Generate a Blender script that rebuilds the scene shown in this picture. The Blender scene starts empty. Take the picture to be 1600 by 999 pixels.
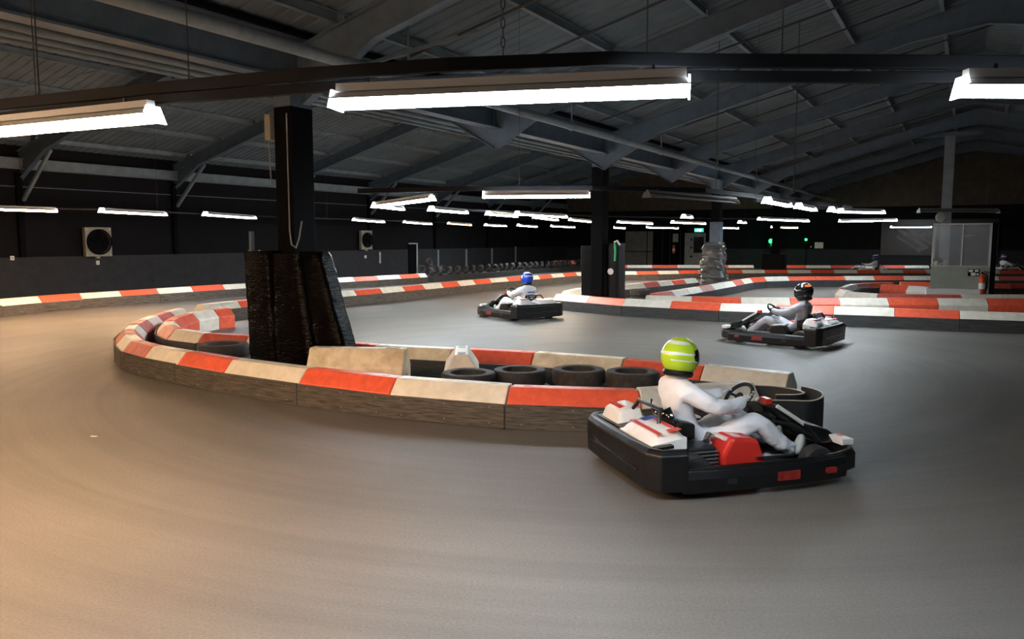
import bpy, math, random
from mathutils import Vector, Matrix, noise as mnoise
R = math.radians
random.seed(7)
SC = bpy.context.scene
COL = SC.collection

# ---------------------------------------------------------------- camera, world, exposure
F, CX, CY, CAMH = 1244.0, 800.0, 499.5, 2.1
TH = math.atan((499.5 - 372.0) / F)
cam_d = bpy.data.cameras.new('camera'); cam = bpy.data.objects.new('camera', cam_d); COL.objects.link(cam)
cam_d.sensor_width = 36.0; cam_d.lens = F / 1600.0 * 36.0; cam_d.clip_start = .05; cam_d.clip_end = 300
cam.location = (0, 0, CAMH); cam.rotation_euler = (math.pi/2 - TH, 0, 0)
SC.camera = cam
world = bpy.data.worlds.new('world'); SC.world = world; world.use_nodes = True
world.node_tree.nodes['Background'].inputs[0].default_value = (.02, .025, .03, 1)
world.node_tree.nodes['Background'].inputs[1].default_value = .3
SC.view_settings.view_transform = 'Standard'; SC.view_settings.look = 'None'
SC.view_settings.exposure = 0.0; SC.view_settings.gamma = 1.0
LAMP = 75.0            # radiance of the fluorescent tubes

def G(px, py, z=0.0):
    """world point at height z that the camera's ray through a photo point meets"""
    xc = (px - CX) / F; yc = (CY - py) / F
    d = Vector((xc, math.cos(TH) + yc*math.sin(TH), -math.sin(TH) + yc*math.cos(TH)))
    k = (z - CAMH) / d.z
    return Vector((d.x*k, d.y*k, z))
def GD(px, py, y):
    """world point at depth y"""
    xc = (px - CX) / F; yc = (CY - py) / F
    d = Vector((xc, math.cos(TH) + yc*math.sin(TH), -math.sin(TH) + yc*math.cos(TH)))
    k = y / d.y
    return Vector((d.x*k, y, CAMH + d.z*k))

# building frame: columns stand on s = 0; t runs along the hall, s across it
AB = R(29.7)
U = Vector((math.sin(AB), math.cos(AB), 0)); S = Vector((math.cos(AB), -math.sin(AB), 0)); K_ = .89; C1 = Vector((-3.74, 13.9, 0))*K_
def H(z): return CAMH + (z - CAMH)*K_
def B(s, t, z=0.0): return C1 + S*s + U*t + Vector((0, 0, z))
BM = Matrix(((S.x, U.x, 0, C1.x), (S.y, U.y, 0, C1.y), (0, 0, 1, 0), (0, 0, 0, 1)))   # building -> world
HALF, T0, T1, BAY = 10.3*K_, -19.95*K_, 53.2*K_, 6.65*K_
EAVE, PITCH = H(5.5), .27
def roof_z(s):
    m = (s + 2*HALF) % (2*HALF)
    return EAVE + PITCH*min(m, 2*HALF - m)

# ---------------------------------------------------------------- materials
def mat(name, col, rough=.6, metal=0, var=.0, scale=6, bump=0, bscale=40, stretch=(1, 1, 1), emit=None, estr=0, alpha=1, trans=0, spec=None, col2=None, detail=6, coat=0):
    m = bpy.data.materials.new(name); m.use_nodes = True
    nt = m.node_tree; b = nt.nodes['Principled BSDF']
    b.inputs['Roughness'].default_value = rough; b.inputs['Metallic'].default_value = metal
    b.inputs['Base Color'].default_value = (*col, 1)
    if spec is not None: b.inputs['Specular IOR Level'].default_value = spec
    if coat: b.inputs['Coat Weight'].default_value = coat
    if emit: b.inputs['Emission Color'].default_value = (*emit, 1); b.inputs['Emission Strength'].default_value = estr
    if alpha < 1: b.inputs['Alpha'].default_value = alpha
    if trans: b.inputs['Transmission Weight'].default_value = trans
    if var or bump:
        tc = nt.nodes.new('ShaderNodeTexCoord'); mp = nt.nodes.new('ShaderNodeMapping'); mp.inputs['Scale'].default_value = stretch
        nt.links.new(tc.outputs['Object'], mp.inputs[0])
    if var:
        n = nt.nodes.new('ShaderNodeTexNoise'); n.inputs['Scale'].default_value = scale; n.inputs['Detail'].default_value = detail; n.inputs['Roughness'].default_value = .65
        nt.links.new(mp.outputs[0], n.inputs[0])
        r = nt.nodes.new('ShaderNodeValToRGB'); r.color_ramp.elements[0].position = .3; r.color_ramp.elements[1].position = .7
        c2 = col2 or tuple(max(0, c*(1 - var)) for c in col)
        r.color_ramp.elements[0].color = (*c2, 1); r.color_ramp.elements[1].color = (*(tuple(min(1, c*(1 + var*.4)) for c in col)), 1)
        nt.links.new(n.outputs[0], r.inputs[0]); nt.links.new(r.outputs[0], b.inputs['Base Color'])
    if bump:
        n2 = nt.nodes.new('ShaderNodeTexNoise'); n2.inputs['Scale'].default_value = bscale; n2.inputs['Detail'].default_value = 5
        nt.links.new(mp.outputs[0], n2.inputs[0])
        bp = nt.nodes.new('ShaderNodeBump'); bp.inputs['Strength'].default_value = bump; bp.inputs['Distance'].default_value = .02
        nt.links.new(n2.outputs[0], bp.inputs['Height']); nt.links.new(bp.outputs[0], b.inputs['Normal'])
    return m
def emis(name, col, st):
    m = bpy.data.materials.new(name); m.use_nodes = True; nt = m.node_tree; nt.nodes.clear()
    e = nt.nodes.new('ShaderNodeEmission'); e.inputs[0].default_value = (*col, 1); e.inputs[1].default_value = st
    o = nt.nodes.new('ShaderNodeOutputMaterial'); nt.links.new(e.outputs[0], o.inputs[0]); return m
M = {}
M['red'] = mat('red_plastic', (.84, .125, .06), .42, var=.22, scale=9, bump=.08, bscale=60)
M['faded'] = mat('faded_red_plastic', (.62, .13, .10), .5, var=.35, scale=7, bump=.08)
M['cream'] = mat('cream_plastic', (.80, .77, .66), .45, var=.18, scale=6, bump=.06)
M['dirty'] = mat('dirty_cream_plastic', (.74, .68, .53), .55, var=.4, scale=4, bump=.1, col2=(.50, .41, .26))
M['board'] = mat('weathered_black_board', (.115, .103, .086), .7, spec=.25, var=.8, scale=3.2, bump=.5, bscale=5, stretch=(1.2, 1.2, 22), col2=(.018, .017, .015), detail=9)
M['boarddark'] = mat('scuffed_black_board', (.05, .052, .052), .65, var=.6, scale=3, bump=.3, bscale=5, stretch=(1, 1, 14), col2=(.014, .015, .016), detail=8)
M['belt'] = mat('black_rubber_belt', (.02, .022, .022), .5, var=.4, scale=20)
M['beltedge'] = mat('worn_belt_edge', (.45, .40, .32), .6)
M['rubber'] = mat('tyre_rubber', (.030, .029, .028), .75, var=.5, scale=14, bump=.3, bscale=40)
M['dusty'] = mat('dusty_tyre_rubber', (.048, .043, .037), .85, var=.6, scale=8, bump=.3, bscale=30)
M['wall_dark'] = mat('black_wall_paint', (.0075, .0072, .0085), .85, var=.3, scale=1.5, spec=.15)
M['wall_low'] = mat('charcoal_dado_paint', (.032, .033, .037), .75, var=.25, scale=3, spec=.2)
M['wall_brown'] = mat('brown_block_wall', (.085, .066, .048), .85, var=.4, scale=2)
M['sheet'] = mat('painted_roof_sheet', (.125, .160, .180), .75, var=.28, scale=1.2)
M['steel'] = mat('painted_roof_steel', (.082, .118, .158), .6, var=.3, scale=2.5)
M['steel_light'] = mat('pale_painted_steel', (.165, .20, .22), .6, var=.3, scale=2.5)
M['pipe'] = mat('grey_painted_pipe', (.20, .235, .255), .55, var=.3, scale=4)
M['rail'] = mat('black_rail', (.007, .008, .010), .7, spec=.2)
M['blackpaint'] = mat('black_column_paint', (.003, .003, .0038), .7, var=.3, scale=4, spec=.06)
M['wire'] = mat('dark_wire', (.03, .03, .03), .6)
M['housing'] = mat('white_enamel_housing', (.65, .66, .66), .4)
M['housing_off'] = mat('dull_enamel_housing', (.14, .14, .125), .5)
M['film'] = mat('black_stretch_film', (.0022, .002, .0022), .09, bump=.7, bscale=8, stretch=(1.2, 1.2, 5), spec=.08)
M['film2'] = mat('glossy_black_film', (.055, .062, .065), .08, spec=1.0, bump=1.0, bscale=6, stretch=(1.4, 1.4, 7), coat=.5)
M['vinyl'] = mat('black_vinyl_pad', (.003, .003, .0038), .6, var=.3, scale=6, bump=.2, bscale=9, spec=.08)
M['vinylgrey'] = mat('dull_black_vinyl', (.008, .008, .008), .5, spec=.2, var=.5, scale=6, bump=.2, bscale=9)
M['tube_w'] = emis('cool_white_tube', (.90, .96, 1.0), LAMP)
M['tube_l'] = emis('warm_white_tube', (1.0, .78, .52), LAMP*1.25)
M['tube_o'] = emis('amber_tube', (1.0, .55, .22), LAMP*.35)
M['tube_n'] = emis('neutral_tube', (1.0, .93, .84), LAMP)
M['green_l'] = emis('green_signal', (.03, 1.0, .16), 4)
M['exit_l'] = emis('exit_sign_face', (.05, .75, .55), 1.6)
M['white'] = mat('white_plastic', (.78, .78, .76), .4)
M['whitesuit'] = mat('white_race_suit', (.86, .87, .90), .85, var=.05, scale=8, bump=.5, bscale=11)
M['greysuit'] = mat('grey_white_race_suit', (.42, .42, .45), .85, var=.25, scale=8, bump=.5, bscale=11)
M['blacks'] = mat('black_moulded_plastic', (.007, .0075, .008), .36, var=.3, scale=12, bump=.15, spec=.35)
M['blackgloss'] = mat('black_gloss', (.008, .008, .009), .12, coat=.5)
M['darkmetal'] = mat('dark_kart_steel', (.05, .05, .055), .35, metal=.7)
M['chrome'] = mat('bare_steel', (.55, .55, .56), .3, metal=1)
M['hub'] = mat('grey_wheel_rim', (.30, .30, .29), .4, metal=.6)
M['kred'] = mat('kart_red', (.62, .03, .02), .35)
M['dimred'] = mat('scuffed_red_sticker', (.30, .02, .015), .5, var=.5, scale=20)
M['kwhite'] = mat('kart_white', (.80, .78, .74), .35, var=.1, scale=10)
M['kblue'] = mat('kart_blue', (.03, .07, .35), .35)
M['skin'] = mat('skin', (.55, .33, .24), .5)
M['glovewhite'] = mat('pale_glove', (.66, .66, .64), .8)
M['gloveblack'] = mat('black_glove', (.015, .015, .016), .7)
M['shoe'] = mat('pale_boot', (.62, .63, .56), .7)
M['hlime'] = mat('lime_helmet', (.52, .74, .03), .22, coat=.4)
M['hblue'] = mat('blue_helmet', (.01, .06, .55), .2, coat=.4)
M['hblack'] = mat('black_helmet', (.010, .009, .009), .2, coat=.4)
M['hviolet'] = mat('violet_helmet', (.10, .08, .30), .25)
M['visor'] = mat('dark_visor', (.01, .01, .012), .06, coat=.6)
M['orange'] = mat('orange_trim', (.85, .16, .03), .45)
M['booth'] = mat('pale_green_panel', (.28, .33, .29), .6, var=.12, scale=3)
M['frame'] = mat('grey_aluminium', (.42, .43, .42), .4, metal=.4)
M['plexi'] = mat('scratched_plexiglass', (.55, .62, .68), .12, alpha=.22, var=.3, scale=3)
M['banner'] = mat('black_banner', (.014, .014, .015), .35, var=.5, scale=2)
M['bannerink'] = mat('banner_grey_print', (.20, .17, .13), .45, var=.6, scale=4)
M['ext'] = mat('extinguisher_red', (.75, .07, .02), .3)
M['doorpaint'] = mat('dull_grey_door_paint', (.17, .16, .13), .6, var=.3, scale=2)
M['doorpale'] = mat('pale_grey_panel', (.30, .30, .27), .6, var=.25, scale=3)
M['fan'] = mat('fan_box_beige', (.28, .26, .20), .6, var=.2)
M['yellow'] = mat('yellow', (.75, .55, .06), .5)
M['greentape'] = mat('green_tape', (.02, .45, .16), .5)

def floor_mat():
    m = bpy.data.materials.new('worn_asphalt'); m.use_nodes = True; nt = m.node_tree; b = nt.nodes['Principled BSDF']; L = nt.links.new
    N = nt.nodes.new
    geo = N('ShaderNodeNewGeometry')
    fine = N('ShaderNodeTexNoise'); fine.inputs['Scale'].default_value = 55; fine.inputs['Detail'].default_value = 6; fine.inputs['Roughness'].default_value = .8
    L(geo.outputs['Position'], fine.inputs[0])
    big = N('ShaderNodeTexNoise'); big.inputs['Scale'].default_value = .35; big.inputs['Detail'].default_value = 5
    L(geo.outputs['Position'], big.inputs[0])
    # racing-line tyre marks: arcs round the two bends of the track
    def arcs(cx, cy, sc):
        mp = N('ShaderNodeMapping'); mp.inputs['Location'].default_value = (-cx, -cy, 0); L(geo.outputs['Position'], mp.inputs[0])
        sep = N('ShaderNodeSeparateXYZ'); L(mp.outputs[0], sep.inputs[0])
        ln = N('ShaderNodeVectorMath'); ln.operation = 'LENGTH'; L(mp.outputs[0], ln.inputs[0])
        at = N('ShaderNodeMath'); at.operation = 'ARCTAN2'; L(sep.outputs[1], at.inputs[0]); L(sep.outputs[0], at.inputs[1])
        mul = N('ShaderNodeMath'); mul.operation = 'MULTIPLY'; mul.inputs[1].default_value = 2.2; L(at.outputs[0], mul.inputs[0])
        c = N('ShaderNodeCombineXYZ'); L(ln.outputs['Value'], c.inputs[0]); L(mul.outputs[0], c.inputs[1])
        mp2 = N('ShaderNodeMapping'); mp2.inputs['Scale'].default_value = (sc, .35, 1); L(c.outputs[0], mp2.inputs[0])
        n = N('ShaderNodeTexNoise'); n.inputs['Scale'].default_value = 1.0; n.inputs['Detail'].default_value = 7; n.inputs['Roughness'].default_value = .7
        L(mp2.outputs[0], n.inputs[0]); return n
    a1 = arcs(1.5, 13.5, 3.2)
    r1 = N('ShaderNodeMapRange'); r1.inputs[1].default_value = .3; r1.inputs[2].default_value = .62; r1.inputs[3].default_value = .80; r1.inputs[4].default_value = 1.06; L(a1.outputs[0], r1.inputs[0])
    r2 = N('ShaderNodeMapRange'); r2.inputs[1].default_value = .3; r2.inputs[2].default_value = .7; r2.inputs[3].default_value = .62; r2.inputs[4].default_value = 1.35; L(fine.outputs[0], r2.inputs[0])
    r3 = N('ShaderNodeMapRange'); r3.inputs[1].default_value = .3; r3.inputs[2].default_value = .7; r3.inputs[3].default_value = .82; r3.inputs[4].default_value = 1.15; L(big.outputs[0], r3.inputs[0])
    m1 = N('ShaderNodeMath'); m1.operation = 'MULTIPLY'; L(r1.outputs[0], m1.inputs[0]); L(r2.outputs[0], m1.inputs[1])
    m2 = N('ShaderNodeMath'); m2.operation = 'MULTIPLY'; L(m1.outputs[0], m2.inputs[0]); L(r3.outputs[0], m2.inputs[1])
    vm = N('ShaderNodeVectorMath'); vm.operation = 'SCALE'; vm.inputs[0].default_value = (.152, .142, .128); L(m2.outputs[0], vm.inputs['Scale'])
    L(vm.outputs[0], b.inputs['Base Color'])
    b.inputs['Roughness'].default_value = .55; b.inputs['Specular IOR Level'].default_value = .45
    bp = N('ShaderNodeBump'); bp.inputs['Strength'].default_value = .55; bp.inputs['Distance'].default_value = .006; L(fine.outputs[0], bp.inputs['Height']); L(bp.outputs[0], b.inputs['Normal'])
    return m
M['floor'] = floor_mat()

# ---------------------------------------------------------------- mesh helpers
class MB:
    def __init__(s): s.v = []; s.f = []; s.m = []
    def add(s, v, f, mx=None, mi=0):
        o = len(s.v)
        for p in v: s.v.append(tuple(mx @ Vector(p)) if mx is not None else tuple(p))
        for q in f: s.f.append(tuple(i + o for i in q)); s.m.append(mi)
        return s
    def box(s, lo, hi, mx=None, mi=0):
        x0, y0, z0 = lo; x1, y1, z1 = hi
        return s.add([(x0,y0,z0),(x1,y0,z0),(x1,y1,z0),(x0,y1,z0),(x0,y0,z1),(x1,y0,z1),(x1,y1,z1),(x0,y1,z1)],
                     [(0,3,2,1),(4,5,6,7),(0,1,5,4),(1,2,6,5),(2,3,7,6),(3,0,4,7)], mx, mi)
    def prism(s, prof, y0, y1, axis='y', mx=None, mi=0):
        """closed profile extruded along an axis; profile given in the two other axes"""
        n = len(prof)
        mk = {'y': lambda a, b, c: (a, c, b), 'x': lambda a, b, c: (c, a, b), 'z': lambda a, b, c: (a, b, c)}[axis]
        v = [mk(a, b, y0) for a, b in prof] + [mk(a, b, y1) for a, b in prof]
        f = [tuple(range(n)), tuple(range(2*n - 1, n - 1, -1))] + [(i, i + n, (i + 1) % n + n, (i + 1) % n) for i in range(n)]
        return s.add(v, f, mx, mi)
    def tube(s, pts, r, n=8, closed=False, mx=None, mi=0, cap=True):
        pts = [Vector(p) for p in pts]; k = len(pts); rings = []
        rr = r if isinstance(r, (list, tuple)) else [r]*k
        up = None
        for i, p in enumerate(pts):
            a = pts[i - 1] if (i > 0 or closed) else p; b = pts[(i + 1) % k] if (i < k - 1 or closed) else p
            d = (b - a).normalized()
            if up is None: up = Vector((0, 0, 1)) if abs(d.z) < .9 else Vector((1, 0, 0))
            x = d.cross(up).normalized(); y = x.cross(d).normalized(); up = y
            rings.append([p + (x*math.cos(2*math.pi*j/n) + y*math.sin(2*math.pi*j/n))*rr[i] for j in range(n)])
        v = [q for g in rings for q in g]; f = []
        for i in range(k if closed else k - 1):
            for j in range(n):
                a = i*n + j; b = i*n + (j + 1) % n; c = ((i + 1) % k)*n + (j + 1) % n; d = ((i + 1) % k)*n + j
                f.append((a, b, c, d))
        if not closed and cap: f.append(tuple(range(n - 1, -1, -1))); f.append(tuple(range((k - 1)*n, k*n)))
        return s.add(v, f, mx, mi)
    def lathe(s, prof, n=24, mx=None, mi=0):
        """profile of (r, z) round the z axis"""
        k = len(prof); v = [(r*math.cos(2*math.pi*j/n), r*math.sin(2*math.pi*j/n), z) for r, z in prof for j in range(n)]
        f = [(i*n + j, i*n + (j + 1) % n, (i + 1)*n + (j + 1) % n, (i + 1)*n + j) for i in range(k - 1) for j in range(n)]
        return s.add(v, f, mx, mi)
    def rail(s, ring, pts_prof, closed=False, mi=0):
        """sweep a profile [(outward, z)] along a plan path of (x, y), mitred"""
        P = [Vector((p[0], p[1])) for p in ring]; k = len(P); n = len(pts_prof); v = []
        for i in range(k):
            a = P[i - 1] if (i > 0 or closed) else None; b = P[(i + 1) % k] if (i < k - 1 or closed) else None
            d1 = (P[i] - a).normalized() if a is not None else (b - P[i]).normalized()
            d2 = (b - P[i]).normalized() if b is not None else d1
            nn = Vector((d1.y + d2.y, -(d1.x + d2.x))); nn.normalize()
            n1 = Vector((d1.y, -d1.x)); nn = nn / max(.4, nn.dot(n1))
            for o, z in pts_prof: v.append((P[i].x + nn.x*o, P[i].y + nn.y*o, z))
        f = []
        for i in range(k if closed else k - 1):
            for j in range(n):
                a = i*n + j; b = i*n + (j + 1) % n; c = ((i + 1) % k)*n + (j + 1) % n; d = ((i + 1) % k)*n + j
                f.append((a, d, c, b))
        if not closed: f.append(tuple(range(n))); f.append(tuple(range(k*n - 1, (k - 1)*n - 1, -1)))
        return s.add(v, f, None, mi)
    def mesh(s, name, mats, smooth=False):
        me = bpy.data.meshes.new(name); me.from_pydata(s.v, [], s.f)
        if not isinstance(mats, (list, tuple)): mats = [mats]
        for m in mats: me.materials.append(M[m] if isinstance(m, str) else m)
        if len(mats) > 1: me.polygons.foreach_set('material_index', s.m)
        if smooth:
            me.polygons.foreach_set('use_smooth', [True]*len(s.f))
            try: me.set_sharp_from_angle(angle=R(40))
            except Exception: pass
        me.update(); return me
    def build(s, name, mats, parent=None, smooth=False, bevel=0):
        o = bpy.data.objects.new(name, s.mesh(name, mats, smooth)); COL.objects.link(o)
        if parent is not None: o.parent = parent
        if bevel:
            b = o.modifiers.new('bevel', 'BEVEL'); b.width = bevel; b.segments = 2; b.limit_method = 'ANGLE'; b.angle_limit = R(35)
        return o
def empty(name, loc=(0, 0, 0), rz=0, par=None):
    o = bpy.data.objects.new(name, None); COL.objects.link(o); o.location = loc; o.rotation_euler = (0, 0, rz); o.empty_display_size = .2
    if par: o.parent = par
    return o
def tag(o, label, cat, group=None, kind=None):
    if label: o['label'] = label
    if cat: o['category'] = cat
    if group: o['group'] = group
    if kind: o['kind'] = kind
    return o
def struct(o): o['kind'] = 'structure'; return o
def copy_tree(o, parent=None):
    c = o.copy(); COL.objects.link(c)
    if parent is not None: c.parent = parent
    for ch in list(o.children): copy_tree(ch, c)
    return c
def inst(name, me, parent, mx=None):
    o = bpy.data.objects.new(name, me); COL.objects.link(o); o.parent = parent
    if mx is not None: o.matrix_local = mx
    return o
def T(x, y, z): return Matrix.Translation((x, y, z))
def RX(a): return Matrix.Rotation(a, 4, 'X')
def RY(a): return Matrix.Rotation(a, 4, 'Y')
def RZ(a): return Matrix.Rotation(a, 4, 'Z')
def frame_to(a, b):
    """matrix at a whose X axis points to b"""
    a = Vector(a); d = Vector(b) - a; q = d.to_track_quat('X', 'Z'); return Matrix.Translation(a) @ q.to_matrix().to_4x4()

# ================================================================ SETTING
SMAX = 2*HALF
# floor
mb = MB(); c = [B(-SMAX-.3, T0-.3), B(SMAX+.3, T0-.3), B(SMAX+.3, T1+.3), B(-SMAX-.3, T1+.3)]
mb.add([tuple(p) for p in c] + [(p.x, p.y, -.25) for p in c], [(0,1,2,3),(7,6,5,4),(0,4,5,1),(1,5,6,2),(2,6,7,3),(3,7,4,0)])
struct(mb.build('floor', 'floor'))
# left wall: black cladding above a charcoal dado that stands proud
wl = struct(MB().box((-SMAX-.3, T0, H(1.38)), (-SMAX, T1, EAVE+.1), BM).build('wall_left', 'wall_dark'))
MB().box((-SMAX-.3, T0, 0), (-SMAX+.05, T1, H(1.38)), BM).build('dado', 'wall_low', wl)
for k in range(12):      # cladding rails and upright posts behind the black cladding
    t = T0 + BAY*k
    MB().box((-SMAX, t-.09, H(1.38)), (-SMAX+.12, t+.09, EAVE-.9), BM).build('post', 'blackpaint', wl)
MB().box((-SMAX, T0, H(3.98)), (-SMAX+.03, T1, H(3.98)+.03), BM).build('cable_line', 'steel', wl)
wr = struct(MB().box((SMAX, T0, 0), (SMAX+.3, T1, EAVE+.1), BM).build('wall_right', 'wall_dark'))
def gable(t0, t1, z0, mi, name, par=None, cut=None):
    m = MB(); pr = [(-SMAX, z0), (SMAX, z0), (SMAX, EAVE), (HALF, roof_z(HALF)), (0, EAVE), (-HALF, roof_z(HALF)), (-SMAX, EAVE)]
    m.prism([(a, b) for a, b in pr], t0, t1, 'y', BM)
    return m.build(name, mi, par)
wf = struct(gable(T1, T1+.3, 4.1, 'wall_brown', 'wall_far'))
MB().box((-SMAX, T1-.02, 0), (SMAX, T1+.3, 4.1), BM).build('lower_wall', 'wall_dark', wf)
MB().box((-SMAX, T1-.04, 0), (SMAX, T1, 1.35), BM).build('dado', 'wall_low', wf)
wb = struct(gable(T0-.3, T0, 0, 'wall_dark', 'wall_back'))

# roof: four slopes of ribbed sheets, one sheet panel per frame bay and slope
ceil_o = struct(MB().box((-SMAX-.3, T0-.3, roof_z(HALF)+.3), (SMAX+.3, T1+.3, roof_z(HALF)+.4), BM).build('ceiling', 'wall_dark'))
def sheet_mesh(s0, s1):
    m = MB(); n = 20; pitch = BAY/n; v = []; prof = []
    for k in range(n):
        a = k*pitch; prof += [(a, 0), (a + pitch*.72, 0), (a + pitch*.80, .025), (a + pitch*.92, .025)]
    prof.append((BAY, 0))
    for (y, h) in prof:
        for s in (s0, s1): v.append((s, y, roof_z(s) + h if s % SMAX else EAVE + h))
    for (y, h) in prof:
        for s in (s0, s1): v.append((s, y, (roof_z(s) if s % SMAX else EAVE) + .10))
    f = [(2*i, 2*i + 1, 2*i + 3, 2*i + 2) for i in range(len(prof) - 1)]
    o = 2*len(prof); f += [(o, o + 2, o + 2*len(prof) - 1, o + 1)] if False else [(o, o + o - 2, o + o - 1, o + 1)]
    m.add(v, f); return m.mesh('roof_sheet', 'sheet')
NB = round((T1 - T0)/BAY)
for (a, b) in ((-SMAX, -HALF), (-HALF, 0), (0, HALF), (HALF, SMAX)):
    me = sheet_mesh(a, b)
    for k in range(NB): inst('roof_sheet', me, ceil_o, BM @ T(0, T0 + k*BAY + .012, 0))
# rafters: I-sections with haunches at the valley and ridge
def ibeam(h, w=.16, tf=.022, tw=.02):
    a = w/2; b = tw/2
    return [(-a, 0), (a, 0), (a, tf), (b, tf), (b, h-tf), (a, h-tf), (a, h), (-a, h), (-a, h-tf), (-b, h-tf), (-b, tf), (-a, tf)]
def rafter_mesh(s0, s1):
    """tapered: deeper at the eave (haunch) and slightly at the ridge"""
    m = MB(); ease = [(0, .95), (.17, .46), (.82, .42), (1, .62)] if (s0 % SMAX) == 0 else [(0, .62), (.18, .42), (.83, .46), (1, .95)]
    rows = []
    for fr, dep in ease:
        s = s0 + (s1 - s0)*fr; zt = (roof_z(s) if s % SMAX else EAVE) - .17
        rows.append([(s, y, zt - dep + z) for (y, z) in ibeam(dep)])
    v = [p for r in rows for p in r]; n = 12; f = []
    for i in range(len(rows) - 1):
        for j in range(n): f.append((i*n + j, i*n + (j+1) % n, (i+1)*n + (j+1) % n, (i+1)*n + j))
    f += [tuple(range(n-1, -1, -1)), tuple(range((len(rows)-1)*n, len(rows)*n))]
    m.add(v, f); return m.mesh('rafter', 'steel')
for (a, b) in ((-SMAX, -HALF), (-HALF, 0), (0, HALF), (HALF, SMAX)):
    me = rafter_mesh(a, b)
    for k in range(NB): inst('rafter', me, ceil_o, BM @ T(0, T0 + k*BAY + .1, 0))
# purlins between the rafters
pm = MB().prism(ibeam(.16, .09, .012, .012), .15, BAY - .0, 'y').mesh('purlin', 'steel_light')
for sl in range(4):
    s0 = -SMAX + sl*HALF; up = sl % 2 == 0
    for j in range(5):
        s = s0 + HALF*(j + .5)/5
        for k in range(NB):
            if sl == 3 and k > 7: continue
            inst('purlin', pm, ceil_o, BM @ T(s, T0 + k*BAY, roof_z(s) - .18))
# valley girder over the columns, ridge and eave beams, gutter
gm = MB().prism(ibeam(.66, .28, .035, .03), .0, BAY - .02, 'y').mesh('valley_beam', 'steel')
for k in range(NB): inst('valley_beam', gm, ceil_o, BM @ T(0, T0 + k*BAY, H(4.74)))
em = MB().prism(ibeam(.36, .2, .03, .02), .0, BAY - .02, 'y').mesh('eave_beam', 'steel_light')
for k in range(NB):
    inst('eave_beam', em, ceil_o, BM @ T(-SMAX + .2, T0 + k*BAY, H(4.62))); 
    inst('eave_beam', em, ceil_o, BM @ T(SMAX - .2, T0 + k*BAY, H(4.62)))
MB().box((-.28, T0, EAVE-.03), (.28, T1, EAVE+.03), BM).build('valley_gutter', 'blackpaint', ceil_o)
# knee braces of the left wall posts, rods in the left bay
for k in range(NB):
    t = T0 + k*BAY + .1
    a = B(-SMAX + .12, t, H(3.5)); b = B(-SMAX + 1.8, t, H(5.25))
    MB().box((0, -.05, -.05), ((b - a).length, .05, .05), frame_to(a, b)).build('knee_brace', 'steel_light', ceil_o)
for k in (3, 5, 7, 9):
    for (s0, s1) in ((-SMAX + .5, -HALF), (-HALF, -.6)):
        a = B(s0, T0 + k*BAY, roof_z(s0) - .45); b = B(s1, T0 + (k+1)*BAY, roof_z(s1) - .45)
        MB().tube([a, b], .016, 6).build('bracing_rod', 'steel_light', ceil_o)
for k in (3, 4, 5, 6, 7):
    for (ds) in (3.2, -3.2):
        a = B(0, T0 + k*BAY + .1, H(4.7)); b = B(ds*.6, T0 + k*BAY + 2.2, roof_z(ds*.6) - .2)
        MB().box((0, -.03, -.03), ((b-a).length, .03, .03), frame_to(a, b)).build('valley_strut', 'steel_light', ceil_o)
# long services pipes hung under the roof
def long_pipe(s, z, r, name, label, m='pipe', t0=T0+.5, t1=T1-.5, hang=True):
    o = MB().tube([B(s, t0, z), B(s, t1, z)], r, 12).build(name, m, None, True)
    tag(o, label, 'pipe')
    if hang:
        for k in range(2, NB):
            t = T0 + k*BAY + 1.2
            MB().box((s-.012, t-.02, z), (s+.012, t+.02, roof_z(s) - .02), BM).build('hanger', 'steel_light', o)
            MB().tube([B(s + (r+.012)*math.cos(q*math.pi/6), t, z + (r+.012)*math.sin(q*math.pi/6)) for q in range(12)], .012, 5, True).build('pipe_clip', 'steel_light', o)
long_pipe(1.45*K_, H(4.86), .085, 'service_pipe', 'thick grey pipe running diagonally beneath the right-hand rafters, right of the columns')
long_pipe(-1.35*K_, H(4.98), .055, 'service_pipe', 'grey pipe just left of the big valley beam, nearest to it', 'steel_light')
long_pipe(-1.75*K_, H(4.96), .045, 'service_pipe', 'thin grey pipe second left from the big valley beam', 'steel_light')
long_pipe(-2.3*K_, H(5.0), .04, 'service_pipe', 'thin grey conduit farthest left of the three beside the valley beam', 'steel_light')
for k in range(3, NB):            # thin conduits that run up the slopes between the rafters
    for (fr, s0, s1) in ((.33, .6, 9.6), (.72, .6, 8.2)):
        t = T0 + (k + fr)*BAY
        MB().tube([B(s0, t, roof_z(s0) - .21), B(s1, t, roof_z(s1) - .21)], .022, 6).build('roof_conduit', 'wire', ceil_o)
        t = T0 + (k + fr - .1)*BAY
        MB().tube([B(-s0, t, roof_z(s0) - .21), B(-s1, t, roof_z(s1) - .21)], .02, 6).build('roof_conduit', 'wire', ceil_o)
# end wall doors and fittings (far end of the hall)
WY = T1 - .05
def far(px):
    """s of the far wall seen at photo column px"""
    k = (px - CX)/F; o = B(0, WY); return (k*o.y - o.x)/(S.x - k*S.y)
def fbox(m, x0, x1, z0, z1, d0=.0, d1=.06, mi=0): return m.box((far(x0), WY-d1, H(z0) if z0 > .2 else 0), (far(x1), WY-d0, H(z1)), BM, mi)
d1 = struct(fbox(MB(), 968, 1021, 0, 2.75, 0, .05).build('door_1', 'blackpaint', None))
for (x0, x1, z0, z1) in ((977, 1010, 1.0, 2.65), (977, 1010, .1, .94), (1011.5, 1019.5, 1.0, 2.65), (1011.5, 1019.5, .1, .94)):
    fbox(MB(), x0, x1, z0, z1, .05, .09).build('door_panel', 'doorpaint', d1)
d2 = struct(fbox(MB(), 1069, 1101, 0, 2.5, 0, .06).build('door_2', 'doorpale', None))
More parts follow.
